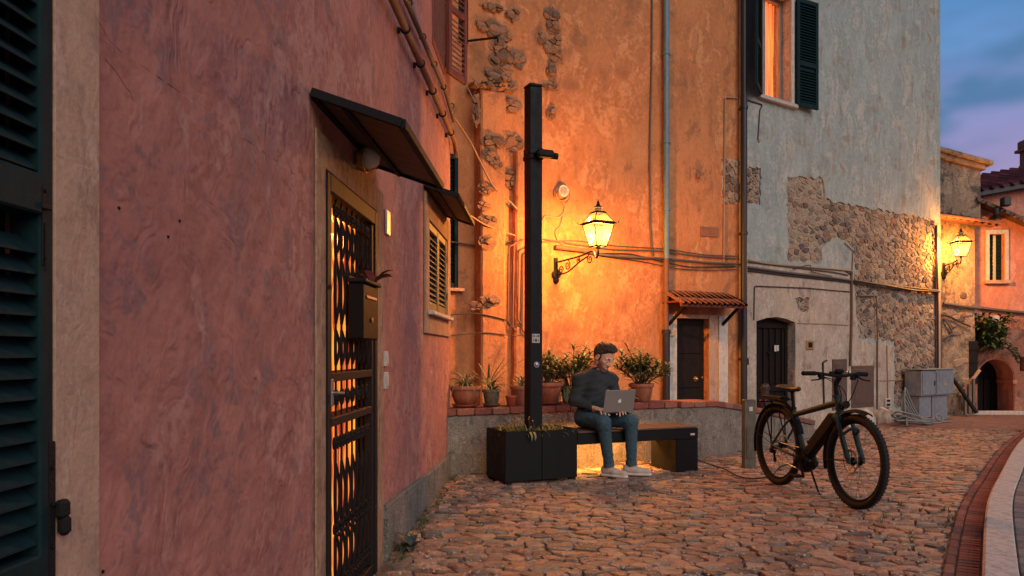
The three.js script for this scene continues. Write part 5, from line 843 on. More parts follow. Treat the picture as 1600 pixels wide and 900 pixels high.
{
  const w = .742, d = -.46, h = .495;
  obj('front_panel', bxx(0, w / 2 - .002, .035, h, -.012, 0, .003), MT.black, planter); obj('front_panel', bxx(w / 2 + .002, w, .035, h, -.012, 0, .003), MT.black, planter);
  obj('side_panel', bxx(0, .012, .035, h, d, -.013, .003), MT.black, planter); obj('side_panel', bxx(w - .012, w, .035, h, d, -.013, .003), MT.black, planter); obj('back_panel', bxx(.013, w - .013, .035, h, d, d + .012, .003), MT.black, planter); obj('bottom_panel', bxx(.013, w - .013, .036, .05, d + .013, -.013, .003), MT.black, planter);
  for (const [x, z] of [[.04, -.04], [w - .04, -.04], [.04, d + .04], [w - .04, d + .04]]) obj('foot', bxx(x - .03, x + .03, 0, .034, z - .03, z + .03, .004), MT.black, planter);
  obj('soil', bxx(.014, w - .014, .40, .43, d + .014, -.014, .01), MT.soil, planter);
  const R = rand(181), gs = [[], []], dots = [];
  const gp = thing('planter_grass', 'low arching grasses with tiny orange flowers growing in the planter box', 'plant', B(0, .43, 0), BENCH.turn);
  for (let i = 0; i < 420; i++) { const x = .05 + R() * .64, z = -.05 - R() * .36; if (Math.hypot(x - .395, z + .24) < .1) continue; gs[R() < .6 ? 0 : 1].push(blade([x, 0, z], R() * 6.28, .7 + .8 * R(), .1 + .12 * R() * R() + .03, .009, 1.4 + R(), 5, .4)); }
  for (let i = 0; i < 40; i++) { const a = R() * 6.28, x = .08 + R() * .6, z = -.06 - R() * .34, y = .08 + .12 * R(); dots.push(sph(.006 + .003 * R(), x, y, z, 6, 5)); gs[0].push(tube([[x, 0, z], [x + .01, y * .6, z], [x, y, z]], .0016, 5, 3)); }
  for (let i = 0; i < 8; i++) { const x = .2 + .1 * R(); gs[1].push(blade([x, .04, -.03], Math.PI / 2, .5, .12 + .06 * R(), .012, 2.6, 6, .4)); }
  obj('blades', gs[0], M('planter_grass_green', [.11, .125, .03], { roughness: .6 }), gp, { kind: 'stuff' }); obj('pale_blades', gs[1], M('planter_grass_straw', [.24, .19, .06], { roughness: .6 }), gp, { kind: 'stuff' }); obj('tiny_flowers', dots, M('orange_petals', [.6, .2, .05], { roughness: .6 }), gp, { kind: 'stuff' });
}
const column = thing('charging_column', 'tall square black steel column rising from the planter box', 'column', B(.395, 0, -.24), BENCH.turn);
{
  obj('post', bxx(-.066, .066, .05, 3.74, -.066, .066, .006), MT.black, column); obj('post_cap', [bxx(-.071, .071, 3.742, 3.77, -.071, .071, .008), cyl(.05, .02, .02, 12, 0, 3.77, 0)], MT.black, column);
  const cm = part('sensor_head', column); obj('clamp', [bxx(-.072, .072, 3.1, 3.16, -.072, .072, .006), bxx(-.076, .076, 3.05, 3.098, -.076, .076, .008)], MT.black, cm); obj('head', [bxx(-.02, .15, 3.06, 3.13, .078, .16, .014), cyl(.032, .03, .06, 14).rotateZ(Math.PI / 2).translate(.2, 3.085, .11), bxx(-.03, .17, 3.085, 3.1, .06, .16, .005)], MT.black, cm);
  const v1 = atDepth(833, 528, 7.35)[1], v2 = atDepth(833, 570, 7.35)[1];
  const st = obj('sticker', bxx(-.045, .035, v1 - .045, v1 + .04, .0665, .069, .001), MT.white, column, { label: 'white sticker with red and blue marks' });
  const bl = M('blue_print', [.08, .16, .3]), rd = M('red_print', [.45, .08, .05]), dk = M('dark_print', [.05, .05, .05]);
  [[-.038, .008, .022, .022, bl], [-.008, .012, .014, .014, rd], [.012, .008, .016, .022, dk], [-.036, -.028, .016, .018, rd], [-.014, -.034, .02, .028, dk], [.014, -.03, .014, .02, bl]].forEach(([x, y, w, h, m]) => obj('sticker_mark', bxx(x, x + w, v1 + y, v1 + y + h, .0692, .0705, .0004), m, st));
  obj('push_button', [cyl(.028, .028, .012, 20).rotateX(Math.PI / 2).translate(0, v2, .066), new THREE.SphereGeometry(.02, 16, 10).scale(1, 1, .6).translate(0, v2, .08)], MT.steel, column);
}
// ---------------------------------------------------------------- lanterns on brackets
function lantern(name, label, pos, turn, s, reach, power, rise = .12) {
  const t = thing(name, label, 'street lamp', pos, turn, 'lit street lanterns on wall brackets'), z = reach, y = rise;   // y: foot of the lantern above the wall plate
  const four = (r0, r1, h, yy) => new THREE.CylinderGeometry(r1 * Math.SQRT2, r0 * Math.SQRT2, h, 4, 1, true).rotateY(Math.PI / 4).toNonIndexed();
  const fix = (g) => { g.computeVertexNormals(); return g; };
  const r0 = .085 * s, r1 = .16 * s, gy = y + .06 * s, gh_ = .31 * s, top = gy + gh_;
  // frame: corner bars and rings
  const bars = []; for (const [a, b] of [[1, 1], [1, -1], [-1, 1], [-1, -1]]) bars.push(flat([a * r0, gy, z + b * r0], [a * r1, top, z + b * r1], .014 * s, .014 * s));
  const ringBars = (r, yy, w) => [[[-r, yy, z - r], [r, yy, z - r]], [[-r, yy, z + r], [r, yy, z + r]], [[-r, yy, z - r], [-r, yy, z + r]], [[r, yy, z - r], [r, yy, z + r]]].map(([a, b]) => flat(a, b, w, w, [0, 1, 0]));
  obj('lantern_frame', [...bars, ...ringBars(r0, gy, .018 * s), ...ringBars(r1, top, .02 * s)], MT.iron, t);
  const glass = M('lantern_glass', [.95, .68, .36], { transmission: .96, roughness: .06, thickness: 0, emissive: new THREE.Color(1, .5, .14), emissiveIntensity: .3 });
  for (let k = 0; k < 4; k++) { const g = new THREE.BufferGeometry(), q = .006 * s, a = [-r0 + q, gy, r0 - .003], b = [r0 - q, gy, r0 - .003], c = [r1 - q, top, r1 - .003], d = [-r1 + q, top, r1 - .003]; g.setAttribute('position', new THREE.Float32BufferAttribute([...a, ...b, ...c, ...a, ...c, ...d], 3)); g.computeVertexNormals(); obj('lantern_pane', g.rotateY(k * Math.PI / 2).translate(0, 0, z), glass, t); }
  // hood: flared eaves, upper glass tier, vent, crown
  obj('hood', [fix(four(.195 * s, .15 * s, .03 * s)).translate(0, top + .025 * s, z), fix(four(.19 * s, .19 * s, .012 * s)).translate(0, top + .008 * s, z), ...[[1, 1], [1, -1], [-1, 1], [-1, -1]].map(([a, b]) => flat([a * .15 * s, top + .04 * s, z + b * .15 * s], [a * .075 * s, top + .15 * s, z + b * .075 * s], .014 * s, .014 * s)), fix(four(.10 * s, .07 * s, .035 * s)).translate(0, top + .165 * s, z), ...[[1, 1], [1, -1], [-1, 1], [-1, -1]].map(([a, b]) => rod([a * .2 * s, top + .01 * s, z + b * .2 * s], [a * .215 * s, top + .05 * s, z + b * .215 * s], .008 * s, .003 * s))], MT.iron, t);
  obj('hood_pane', fix(four(.146 * s, .073 * s, .105 * s)).translate(0, top + .095 * s, z), M('hood_glass', [.85, .58, .3], { transmission: .96, thickness: 0, roughness: .06, emissive: new THREE.Color(1, .4, .08), emissiveIntensity: .1 }), t);
  obj('finial', [cyl(.045 * s, .055 * s, .045 * s, 12, 0, top + .185 * s, z), cyl(.075 * s, .06 * s, .02 * s, 12, 0, top + .232 * s, z), cyl(.04 * s, .018 * s, .045 * s, 12, 0, top + .252 * s, z), sph(.02 * s, 0, top + .31 * s, z), cyl(.01 * s, .002, .04 * s, 8, 0, top + .32 * s, z)], MT.iron, t);
  obj('glowing_bulb', [new THREE.SphereGeometry(.042 * s, 18, 14).scale(1, 1.5, 1).translate(0, gy + .2 * s, z)], M('glowing_bulb', [1, .8, .5], { emissive: new THREE.Color(1, .62, .22), emissiveIntensity: 1.5 }), t);
  obj('bulb_holder', cyl(.02 * s, .025 * s, .07 * s, 10, 0, gy + .26 * s, z), MT.iron, t);
  // scrolled bracket
  const sc = (cz, cy, r, turns, dir, a0) => { const p = []; for (let i = 0; i <= 26; i++) { const q = i / 26, a = a0 + dir * q * turns * 6.283, k = r * (1 - .78 * q); p.push([0, cy + Math.sin(a) * k, cz + Math.cos(a) * k]); } return tube(p, .009 * s, 40, 6); };
  obj('bracket', [tube([[0, gy, z], [0, gy - .1 * s, z], [0, gy - .16 * s, z - .05], [0, .03, z - .12], [0, .0, z * .6], [0, -.02, .02]], .014 * s, 40, 8), tube([[0, -.22 * s, .03], [0, -.2 * s, z * .3], [0, -.08 * s, z * .6], [0, -.02, z * .78]], .012 * s, 24, 8), sc(z * .82, -.07 * s, .075 * s, 1.4, 1, 1.6), sc(z * .3, -.1 * s, .08 * s, 1.5, -1, 1.6), sc(z * .55, -.055 * s, .05 * s, 1.4, -1, 1.6), sc(z * .14, -.16 * s, .07 * s, 1.4, 1, 0), cyl(.03 * s, .035 * s, .03 * s, 14, 0, gy - .03 * s, z)], MT.iron, t);
  obj('wall_plate', [bxx(-.035 * s, .035 * s, -.34 * s, .05 * s, .002, .02, .006), cyl(.06 * s, .075 * s, .05 * s, 18).rotateX(Math.PI / 2).translate(0, -.2 * s, .0), sph(.045 * s, 0, -.3 * s, .02)], MT.iron, t);
  const l = new THREE.PointLight(new THREE.Color(1, .50, .16), power, 0, 2); l.name = name + '_light'; l.castShadow = true; l.shadow.radius = 3.2; l.position.copy(V(0, gy + .2 * s, z).applyAxisAngle(V(0, 1, 0), turn).add(V(...pos))); scene.add(l);
}
{
  const [u, v] = ORANGE.hit(868, 408);
  lantern('wall_lantern', 'large lit lantern on a scrolled bracket against the orange wall', ORANGE.world(u, v, 0), ORANGE.turn, .82, .98, 25, .02);
  const [u2, v2] = ANNEX.hit(1471, 414);
  lantern('wall_lantern', 'smaller lit lantern at the corner of the bare masonry wall', ANNEX.world(u2 + .04, v2, 0), ANNEX.turn - .12, .8, .72, 19, .03);
}
// ---------------------------------------------------------------- bollards, cabinets, cable
{
  const [bx_, bz] = gnd(1170, 731), b = thing('steel_bollard', 'flat olive grey steel panel standing where the low wall bends', 'bollard', [bx_, 0, bz], .3); obj('panel', bxx(-.07, .07, -.05, .72, -.03, .03, .005), MT.panelMetal, b); obj('inset_panel', bxx(-.05, .05, .1, .42, .031, .036, .002), MT.panelMetal, b); obj('small_window', bxx(-.02, .025, .6, .645, .031, .034, .001), MT.white, b);
  const p = thing('round_post', 'short dark round post before the ribbed street door', 'bollard', [3.33, 0, -10.35]); obj('shaft', cyl(.055, .05, .73, 18), MT.blackPipe, p); obj('cap', [cyl(.062, .062, .03, 18, 0, .73, 0), new THREE.SphereGeometry(.05, 16, 8, 0, 6.3, 0, 1.57).translate(0, .76, 0)], MT.blackPipe, p);
  // grey cabinets
  const o = .38, q0 = gh(1440, 620, o)[0], q1 = gh(1461, 600, o)[0], q2 = gh(1489, 600, o)[0], base = 0, mid = gh(1460, 618, o)[1], top = gh(1460, 579, o)[1];
  const c = thing('electrical_cabinet', 'pair of grey electrical cabinets against the rubble wall', 'electrical cabinet', GREY.world(q0, 0, o), GREY.turn); const w1 = q1 - q0, w2 = q2 - q0;
  obj('upper_box', bxx(0, w1 - .006, mid, top, -.3, 0, .008), MT.cabinet, c); obj('upper_box', bxx(w1 + .006, w2, mid - .0, top + .01, -.3, .01, .008), MT.cabinet, c); obj('lower_box', bxx(.05, w1 - .01, -.05, mid - .002, -.3, -.06, .006), MT.cabinet, c); obj('lower_box', bxx(w1 + .012, w2 - .1, -.05, mid - .002, -.3, -.05, .006), MT.cabinet, c);
  obj('cabinet_door', bxx(.02, w1 - .025, mid + .02, top - .03, .001, .014, .004), MT.cabinet, c); obj('cabinet_door', bxx(w1 + .025, w2 - .02, mid + .02, top - .02, .011, .024, .004), MT.cabinet, c); obj('cabinet_roof', bxx(-.02, w2 + .02, top + .012, top + .03, -.32, .03, .004), MT.cabinet, c); obj('handle', bxx(w1 - .06, w1 - .045, mixn(mid, top, .4), mixn(mid, top, .6), .015, .03, .003), MT.iron, c);
  const tri_ = slab([[-.05, 0], [.05, 0], [0, .085]], null, .0245, .027), tx = (w1 + w2) / 2, ty = mixn(mid, top, .42); obj('warning_triangle', tri_.translate(tx, ty, 0), M('yellow_warning_print', [.5, .34, .05], { roughness: .5 }), c); obj('warning_bolt', slab([[.004, .06], [-.012, .03], [0, .03], [-.006, .01], [.014, .036], [.002, .036]], null, .0272, .0285).translate(tx, ty, 0), MT.black, c);
  obj('top_cable', tube([[.1, top + .05, -.2], [.25, top + .1, -.22], [.5, top + .05, -.2], [.7, top + .11, -.25], [.9, top + .1, -.36]], .018, 20, 6), MT.cable, c);
  // heap of grey cable
  const R = rand(191), cc = thing('cable_coil', 'tangled heap of grey cable lying before the electrical cabinets', 'cable', [gnd(1432, 664)[0], 0, gnd(1432, 664)[1]], GREY.turn), cm = M('grey_rubber_cable', [.17, .175, .17], { roughness: .6 });
  for (let k = 0; k < 7; k++) { const p = [], a = .36 + .2 * R(), h = .32 * R() * R() + .03, x0 = -.15 + (R() - .5) * .2; for (let i = 0; i <= 14; i++) { const q = i / 14 * 6.283 * (1 + .1 * R()) + k; p.push([x0 + Math.cos(q) * a * (.8 + .3 * R()), .02 + .014 * k + h * Math.max(0, -Math.cos(q)) * .7, Math.sin(q) * a * .35 * (.8 + .4 * R())]); } obj('cable_loop', tube(p, .014, 60, 6), cm, cc); }
  for (let k = 0; k < 4; k++) obj('cable_loop', tube([[-.42 - .05 * k, .02, .05 + .03 * k], [-.4 + .02 * k, .22 + .05 * k, -.02], [-.3 + .04 * k, .42 + .05 * k, -.1], [-.18 + .05 * k, .46 + .04 * k, -.16], [-.1 + .07 * k, .2, -.06], [.05 + .08 * k, .04, .04], [.3, .03 + .02 * k, .06]], .014, 50, 6), cm, cc);
  obj('cable_end', [tube([[.2, .03, .1], [.5, .02, .14], [.68, .05, .1], [.74, .12, .04], [.66, .14, 0], [.6, .08, .03], [.66, .03, .1], [.95, .02, .12]], .014, 60, 6)], cm, cc);
}

// ---------------------------------------------------------------- electric bicycle on its kickstand
const bike = thing('electric_bicycle', 'dark green electric bicycle with black battery, parked on its kickstand on the cobbles', 'bicycle', [2.405, .018, -7.13], -Math.atan2(.978, .206));
{
  bike.rotation.order = 'YXZ'; bike.rotation.x = -.02;
  const paint = M('bicycle_green_paint', [.026, .046, .042], { roughness: .65, specularIntensity: .35 }), rub = M('tyre_rubber', [.021, .020, .019], { roughness: .85, specularIntensity: .4, bumpMap: bumpS, bumpScale: .002 }), alu = M('dark_alloy', [.12, .12, .12], { roughness: .4, metalness: .8 }), blk = M('matt_black_parts', [.009, .009, .0095], { roughness: .75, specularIntensity: .25 }), batt = M('battery_case', [.010, .010, .010], { roughness: .6, specularIntensity: .35 }), chrome = M('bare_steel', [.4, .38, .35], { roughness: .35, metalness: .9 });
  const WB = 1.114, RY = .362;
  const wheel = (x, rear) => {
    const w = part('wheel', bike, [x, RY, 0]);
    obj('tyre', [new THREE.TorusGeometry(.333, .029, 12, 64), ...Array.from({ length: 72 }, (_, i) => cbox(.012, .005, .04, .0015, 0, .3605, 0).rotateZ(i / 72 * 6.283))], rub, w);
    obj('rim', [new THREE.TorusGeometry(.299, .012, 8, 64).scale(1, 1, 1.1)], blk, w);
    const sp = []; for (let i = 0; i < 32; i++) { const a = i / 32 * 6.283, s = i % 2 ? 1 : -1, b = a + (i % 4 < 2 ? .5 : -.5); sp.push(rod([Math.cos(b) * .03, Math.sin(b) * .03, s * .03], [Math.cos(a) * .293, Math.sin(a) * .293, 0], .0013, .0013, 4)); } obj('spoke', sp, alu, w);
    obj('hub', [cyl(.022, .022, .09, 16).translate(0, -.045, 0).rotateX(Math.PI / 2), cyl(.034, .034, .006, 18).translate(0, .028, 0).rotateX(Math.PI / 2), cyl(.034, .034, .006, 18).translate(0, -.034, 0).rotateX(Math.PI / 2), cyl(.009, .009, .14, 10).translate(0, -.07, 0).rotateX(Math.PI / 2)], blk, w);
    const rz = rear ? -.05 : .05, rot = [new THREE.TorusGeometry(.085, .007, 4, 40).scale(1, 1, .3)]; for (let i = 0; i < 6; i++) { const a = i / 6 * 6.283; rot.push(flat([Math.cos(a) * .03, Math.sin(a) * .03, 0], [Math.cos(a + .35) * .083, Math.sin(a + .35) * .083, 0], .002, .008)); } obj('brake_disc', rot.map((g) => g.translate(0, 0, rz)), chrome, w);
    if (rear) { const cs = []; for (let i = 0; i < 7; i++) cs.push(cyl(.052 - .0045 * i, .052 - .0045 * i, .002, 22).rotateX(Math.PI / 2).translate(0, 0, .032 + .004 * i)); obj('cassette', cs, chrome, w); }
    return w;
  };
  wheel(0, true); wheel(WB, false);
  const fender = (x, a0, a1, r) => { const pos = [], idx = [], n = 30; for (let i = 0; i <= n; i++) { const a = mixn(a0, a1, i / n), c = Math.cos(a), s = Math.sin(a); for (const [dr, z] of [[-.016, -.036], [.004, -.024], [.009, 0], [.004, .024], [-.016, .036]]) pos.push(c * (r + dr), s * (r + dr), z); if (i) for (let k = 0; k < 4; k++) { const o = 5 * i - 5 + k; idx.push(o, o + 1, o + 6, o, o + 6, o + 5); } } const g = new THREE.BufferGeometry(); g.setAttribute('position', new THREE.Float32BufferAttribute(pos, 3)); g.setIndex(idx); g.computeVertexNormals(); return g.translate(x, RY, 0); };
  const D = Math.PI / 180;
  obj('mudguard', [fender(0, 20 * D, 195 * D, .39), ...[1, -1].map((s) => rod([0, RY, s * .055], [Math.cos(165 * D) * .38, RY + Math.sin(165 * D) * .38, s * .034], .003))], blk, bike); obj('mudguard', [fender(WB, 68 * D, 196 * D, .392), ...[1, -1].map((s) => rod([WB, RY, s * .06], [WB + Math.cos(185 * D) * .385, RY + Math.sin(185 * D) * .385, s * .034], .003))], blk, bike);
  // frame
  const HB = [.915, .70, 0], HT = [.862, .845, 0], BBp = [.44, .295, 0], SC = [.262, .655, 0];
  obj('frame', [rod(HB, HT, .03, .028, 16), rod([.876, .80, 0], SC, .026, .022, 14), rod([.905, .715, 0], [.70, .55, 0], .034, .04, 14), rod(BBp, [.242, .705, 0], .02, .019, 14), ...[1, -1].flatMap((s) => [tube([[.275, .645, s * .018], [.18, .555, s * .05], [0, RY, s * .064]], .0095, 14, 8), tube([[.44, .30, s * .03], [.28, .315, s * .055], [0, RY, s * .064]], .012, 14, 8)]), bxx(-.02, .03, RY - .03, RY + .03, .06, .068, .003), bxx(-.02, .03, RY - .03, RY + .03, -.068, -.06, .003), cyl(.034, .034, .02, 16).translate(HT[0], HT[1] - .005, 0)], paint, bike);
  const bl = flat([.855, .685, 0], [.475, .335, 0], .078, .105, [0, 0, 1], .02); obj('battery', [bl, flat([.80, .70, 0], [.52, .44, 0], .06, .06, [0, 0, 1], .02)], batt, bike);
  obj('motor', [cyl(.078, .078, .1, 24).translate(0, -.05, 0).rotateX(Math.PI / 2).translate(.45, .275, 0), flat([.5, .24, 0], [.42, .2, 0], .08, .07, [0, 0, 1], .02), cbox(.14, .09, .085, .03, .52, .27, 0)], batt, bike);
  obj('head_badge', cbox(.004, .035, .02, .001, .93, .775, 0).rotateZ(0), MT.white, bike);
  // fork
  const leg = (s) => [rod([.945, .69, s * .062], [1.02, .55, s * .062], .0165, .0165, 12), rod([1.005, .575, s * .062], [1.098, RY + .02, s * .062], .022, .02, 12), cbox(.035, .05, .024, .006, 1.108, RY + .006, s * .062)];
  obj('fork', [...leg(1), ...leg(-1), cbox(.07, .045, .16, .014).rotateZ(-.36).translate(.928, .685, 0), tube([[1.03, .56, .062], [1.075, .60, .04], [1.085, .61, 0], [1.075, .60, -.04], [1.03, .56, -.062]], .012, 20, 8), cbox(.05, .06, .03, .01, 1.05, RY + .06, .04)], paint, bike);
  // cockpit
  const hz = 1.015; obj('stem', [rod(HT, [.842, .905, 0], .02, .019, 14), rod([.842, .905, 0], [.836, .96, 0], .017, .017, 12), flat([.836, .945, 0], [.895, hz, 0], .04, .036, [0, 0, 1], .008)], blk, bike);
  obj('handlebar', tube([[.83, hz + .012, .275], [.86, hz + .014, .18], [.893, hz, .06], [.895, hz, 0], [.893, hz, -.06], [.86, hz + .014, -.18], [.83, hz + .012, -.275]], .0125, 48, 10), blk, bike);
  for (const s of [1, -1]) { obj('grip', [rod([.852, hz + .0135, s * .19], [.829, hz + .012, s * .28], .018, .018, 12), sph(.019, .828, hz + .012, s * .281, 12, 8)], blk, bike); obj('brake_lever', [cbox(.04, .035, .03, .008, .875, hz - .002, s * .165), tube([[.885, hz - .005, s * .16], [.915, hz - .03, s * .19], [.905, hz - .04, s * .26]], .006, 14, 6), cbox(.03, .03, .05, .008, .86, hz - .02, s * .14)], blk, bike); }
  obj('display', [cbox(.05, .03, .075, .008).rotateZ(.5).translate(.875, hz + .03, 0), cbox(.03, .025, .03, .006, .88, hz + .02, .07)], blk, bike); obj('bell', new THREE.SphereGeometry(.018, 12, 8).translate(.88, hz + .025, -.09), chrome, bike);
  obj('headlamp', [cyl(.03, .022, .045, 16).rotateZ(Math.PI / 2).translate(.985, .79, 0), flat([.93, .75, 0], [.97, .79, 0], .02, .012)], blk, bike);
  obj('brake_hose', [tube([[.9, hz - .01, .16], [.98, .97, .1], [1.0, .86, .06], [.95, .74, .05], [1.05, .52, .08], [1.09, RY + .06, .075]], .004, 40, 5), tube([[.9, hz - .01, -.16], [.99, .95, -.08], [.98, .84, -.04], [.9, .76, -.035]], .004, 30, 5), tube([[.89, hz - .02, .13], [.96, .92, .03], [.95, .82, -.02], [.89, .75, .035]], .0035, 30, 5)], blk, bike);
  // saddle
  obj('seatpost', [rod([.242, .70, 0], [.208, .855, 0], .0145, .0145, 12), cyl(.024, .024, .03, 14, .24, .69, 0), cbox(.06, .02, .04, .006, .2, .858, 0)], blk, bike);
  { const prof = []; for (let i = 0; i <= 14; i++) { const t = i / 14, x = .33 - .28 * t, w = .018 + .06 * smooth(.3, 1, t) + .01 * Math.sin(t * 3), y = .888 - .012 * Math.sin(t * Math.PI) + .014 * t; for (let k = 0; k < 12; k++) { const a = k / 12 * 6.283, e = t > .93 ? .8 : t < .07 ? .7 : 1; prof.push(x, y + Math.sin(a) * .022 * e - .006, Math.cos(a) * w * e); } }
    const idx = []; for (let i = 0; i < 14; i++) for (let k = 0; k < 12; k++) { const a = i * 12 + k, b = i * 12 + (k + 1) % 12; idx.push(a, b, b + 12, a, b + 12, a + 12); } for (let k = 1; k < 11; k++) { idx.push(0, k + 1, k); idx.push(168, 168 + k, 168 + k + 1); } const g = new THREE.BufferGeometry(); g.setAttribute('position', new THREE.Float32BufferAttribute(prof, 3)); g.setIndex(idx); g.computeVertexNormals(); obj('saddle', g, M('saddle_vinyl', [.022, .017, .014], { roughness: .55 }), bike); }
  // drive train
  obj('chainring', [new THREE.TorusGeometry(.092, .006, 6, 44).scale(1, 1, .5).translate(.44, .295, .062), ...[0, 1, 2, 3].map((i) => { const a = i * 1.571 + .4; return flat([.44, .295, .06], [.44 + Math.cos(a) * .09, .295 + Math.sin(a) * .09, .062], .004, .016); })], blk, bike);
  for (const run of [tube([[.44, .39, .062], [.2, .393, .052], [0, RY + .045, .045]], .0045, 16, 5), tube([[.44, .203, .062], [.25, .225, .055], [.06, .225, .05]], .0045, 16, 5), tube([[.06, .225, .05], [.015, .24, .05], [.02, .29, .048], [.05, .33, .045]], .0045, 16, 5)]) obj('chain_run', run, MT.steel, bike);
  obj('derailleur', [cyl(.024, .024, .008, 14).rotateX(Math.PI / 2).translate(.04, .235, .05), cyl(.022, .022, .008, 14).rotateX(Math.PI / 2).translate(.03, .30, .05), flat([.045, .225, .056], [.025, .31, .056], .006, .03), cbox(.05, .05, .03, .01, .01, .315, .07)], blk, bike);
  for (const [s, a] of [[1, -.9], [-1, -.9 + Math.PI]]) { const ex = .44 + Math.cos(a) * .165, ey = .295 + Math.sin(a) * .165; obj('crank', [flat([.44, .295, s * .075], [ex, ey, s * .085], .016, .026, [0, 0, 1], .005), cyl(.02, .02, .02, 14).rotateX(Math.PI / 2).translate(.44, .295, s * .075)], blk, bike); obj('pedal', [cbox(.095, .02, .085, .006, ex, ey, s * .14), rod([ex, ey, s * .085], [ex, ey, s * .18], .006)], blk, bike); }
  obj('kickstand', [rod([.37, .29, -.055], [.43, -.015, -.14], .009, .008, 10), cbox(.04, .012, .03, .004, .432, -.014, -.14), cbox(.05, .04, .03, .008, .365, .3, -.055)], blk, bike);
  obj('pannier_rack', [...[1, -1].flatMap((s) => [tube([[-.26, .735, s * .06], [-.2, .77, s * .065], [.1, .775, s * .06], [.2, .74, s * .03]], .0065, 20, 6), rod([-.02, .768, s * .064], [0, RY + .03, s * .07], .006), rod([-.16, .77, s * .065], [0, RY + .03, s * .072], .006)]), rod([-.25, .74, -.06], [-.25, .74, .06], .0065), rod([.1, .775, -.06], [.1, .775, .06], .006), rod([-.1, .772, -.064], [-.1, .772, .064], .006), cbox(.34, .022, .09, .008, -.07, .79, 0)], blk, bike);
  obj('rear_lamp', cbox(.03, .035, .06, .008, -.285, .735, 0), M('red_reflector', [.25, .015, .01], { roughness: .3 }), bike);
}
// charging cable from the bench to the bicycle
{
  const a = B(2.148, .33, -.2), p = [a, [a[0] + .04, .27, a[2] + .01], [a[0] + .08, .12, a[2] + .08]]; for (const [x, y] of [[1132, 738], [1150, 748], [1172, 753], [1192, 752], [1206, 748]]) { const g = gnd(x, y); p.push([g[0], .034, g[1]]); } { const g = gnd(1222, 744); p.push([g[0], .1, g[1]]); } p.push([2.47, .26, -6.78]);
  const c = thing('charging_cable', 'thin dark charging cable trailing from the bench end to the bicycle', 'cable'); obj('cord', tube(p, .0075, 90, 7), MT.cableDark, c); obj('plug', rod(a, [a[0] - .02, a[1] + .03, a[2]], .014, .014), MT.black, c);
}

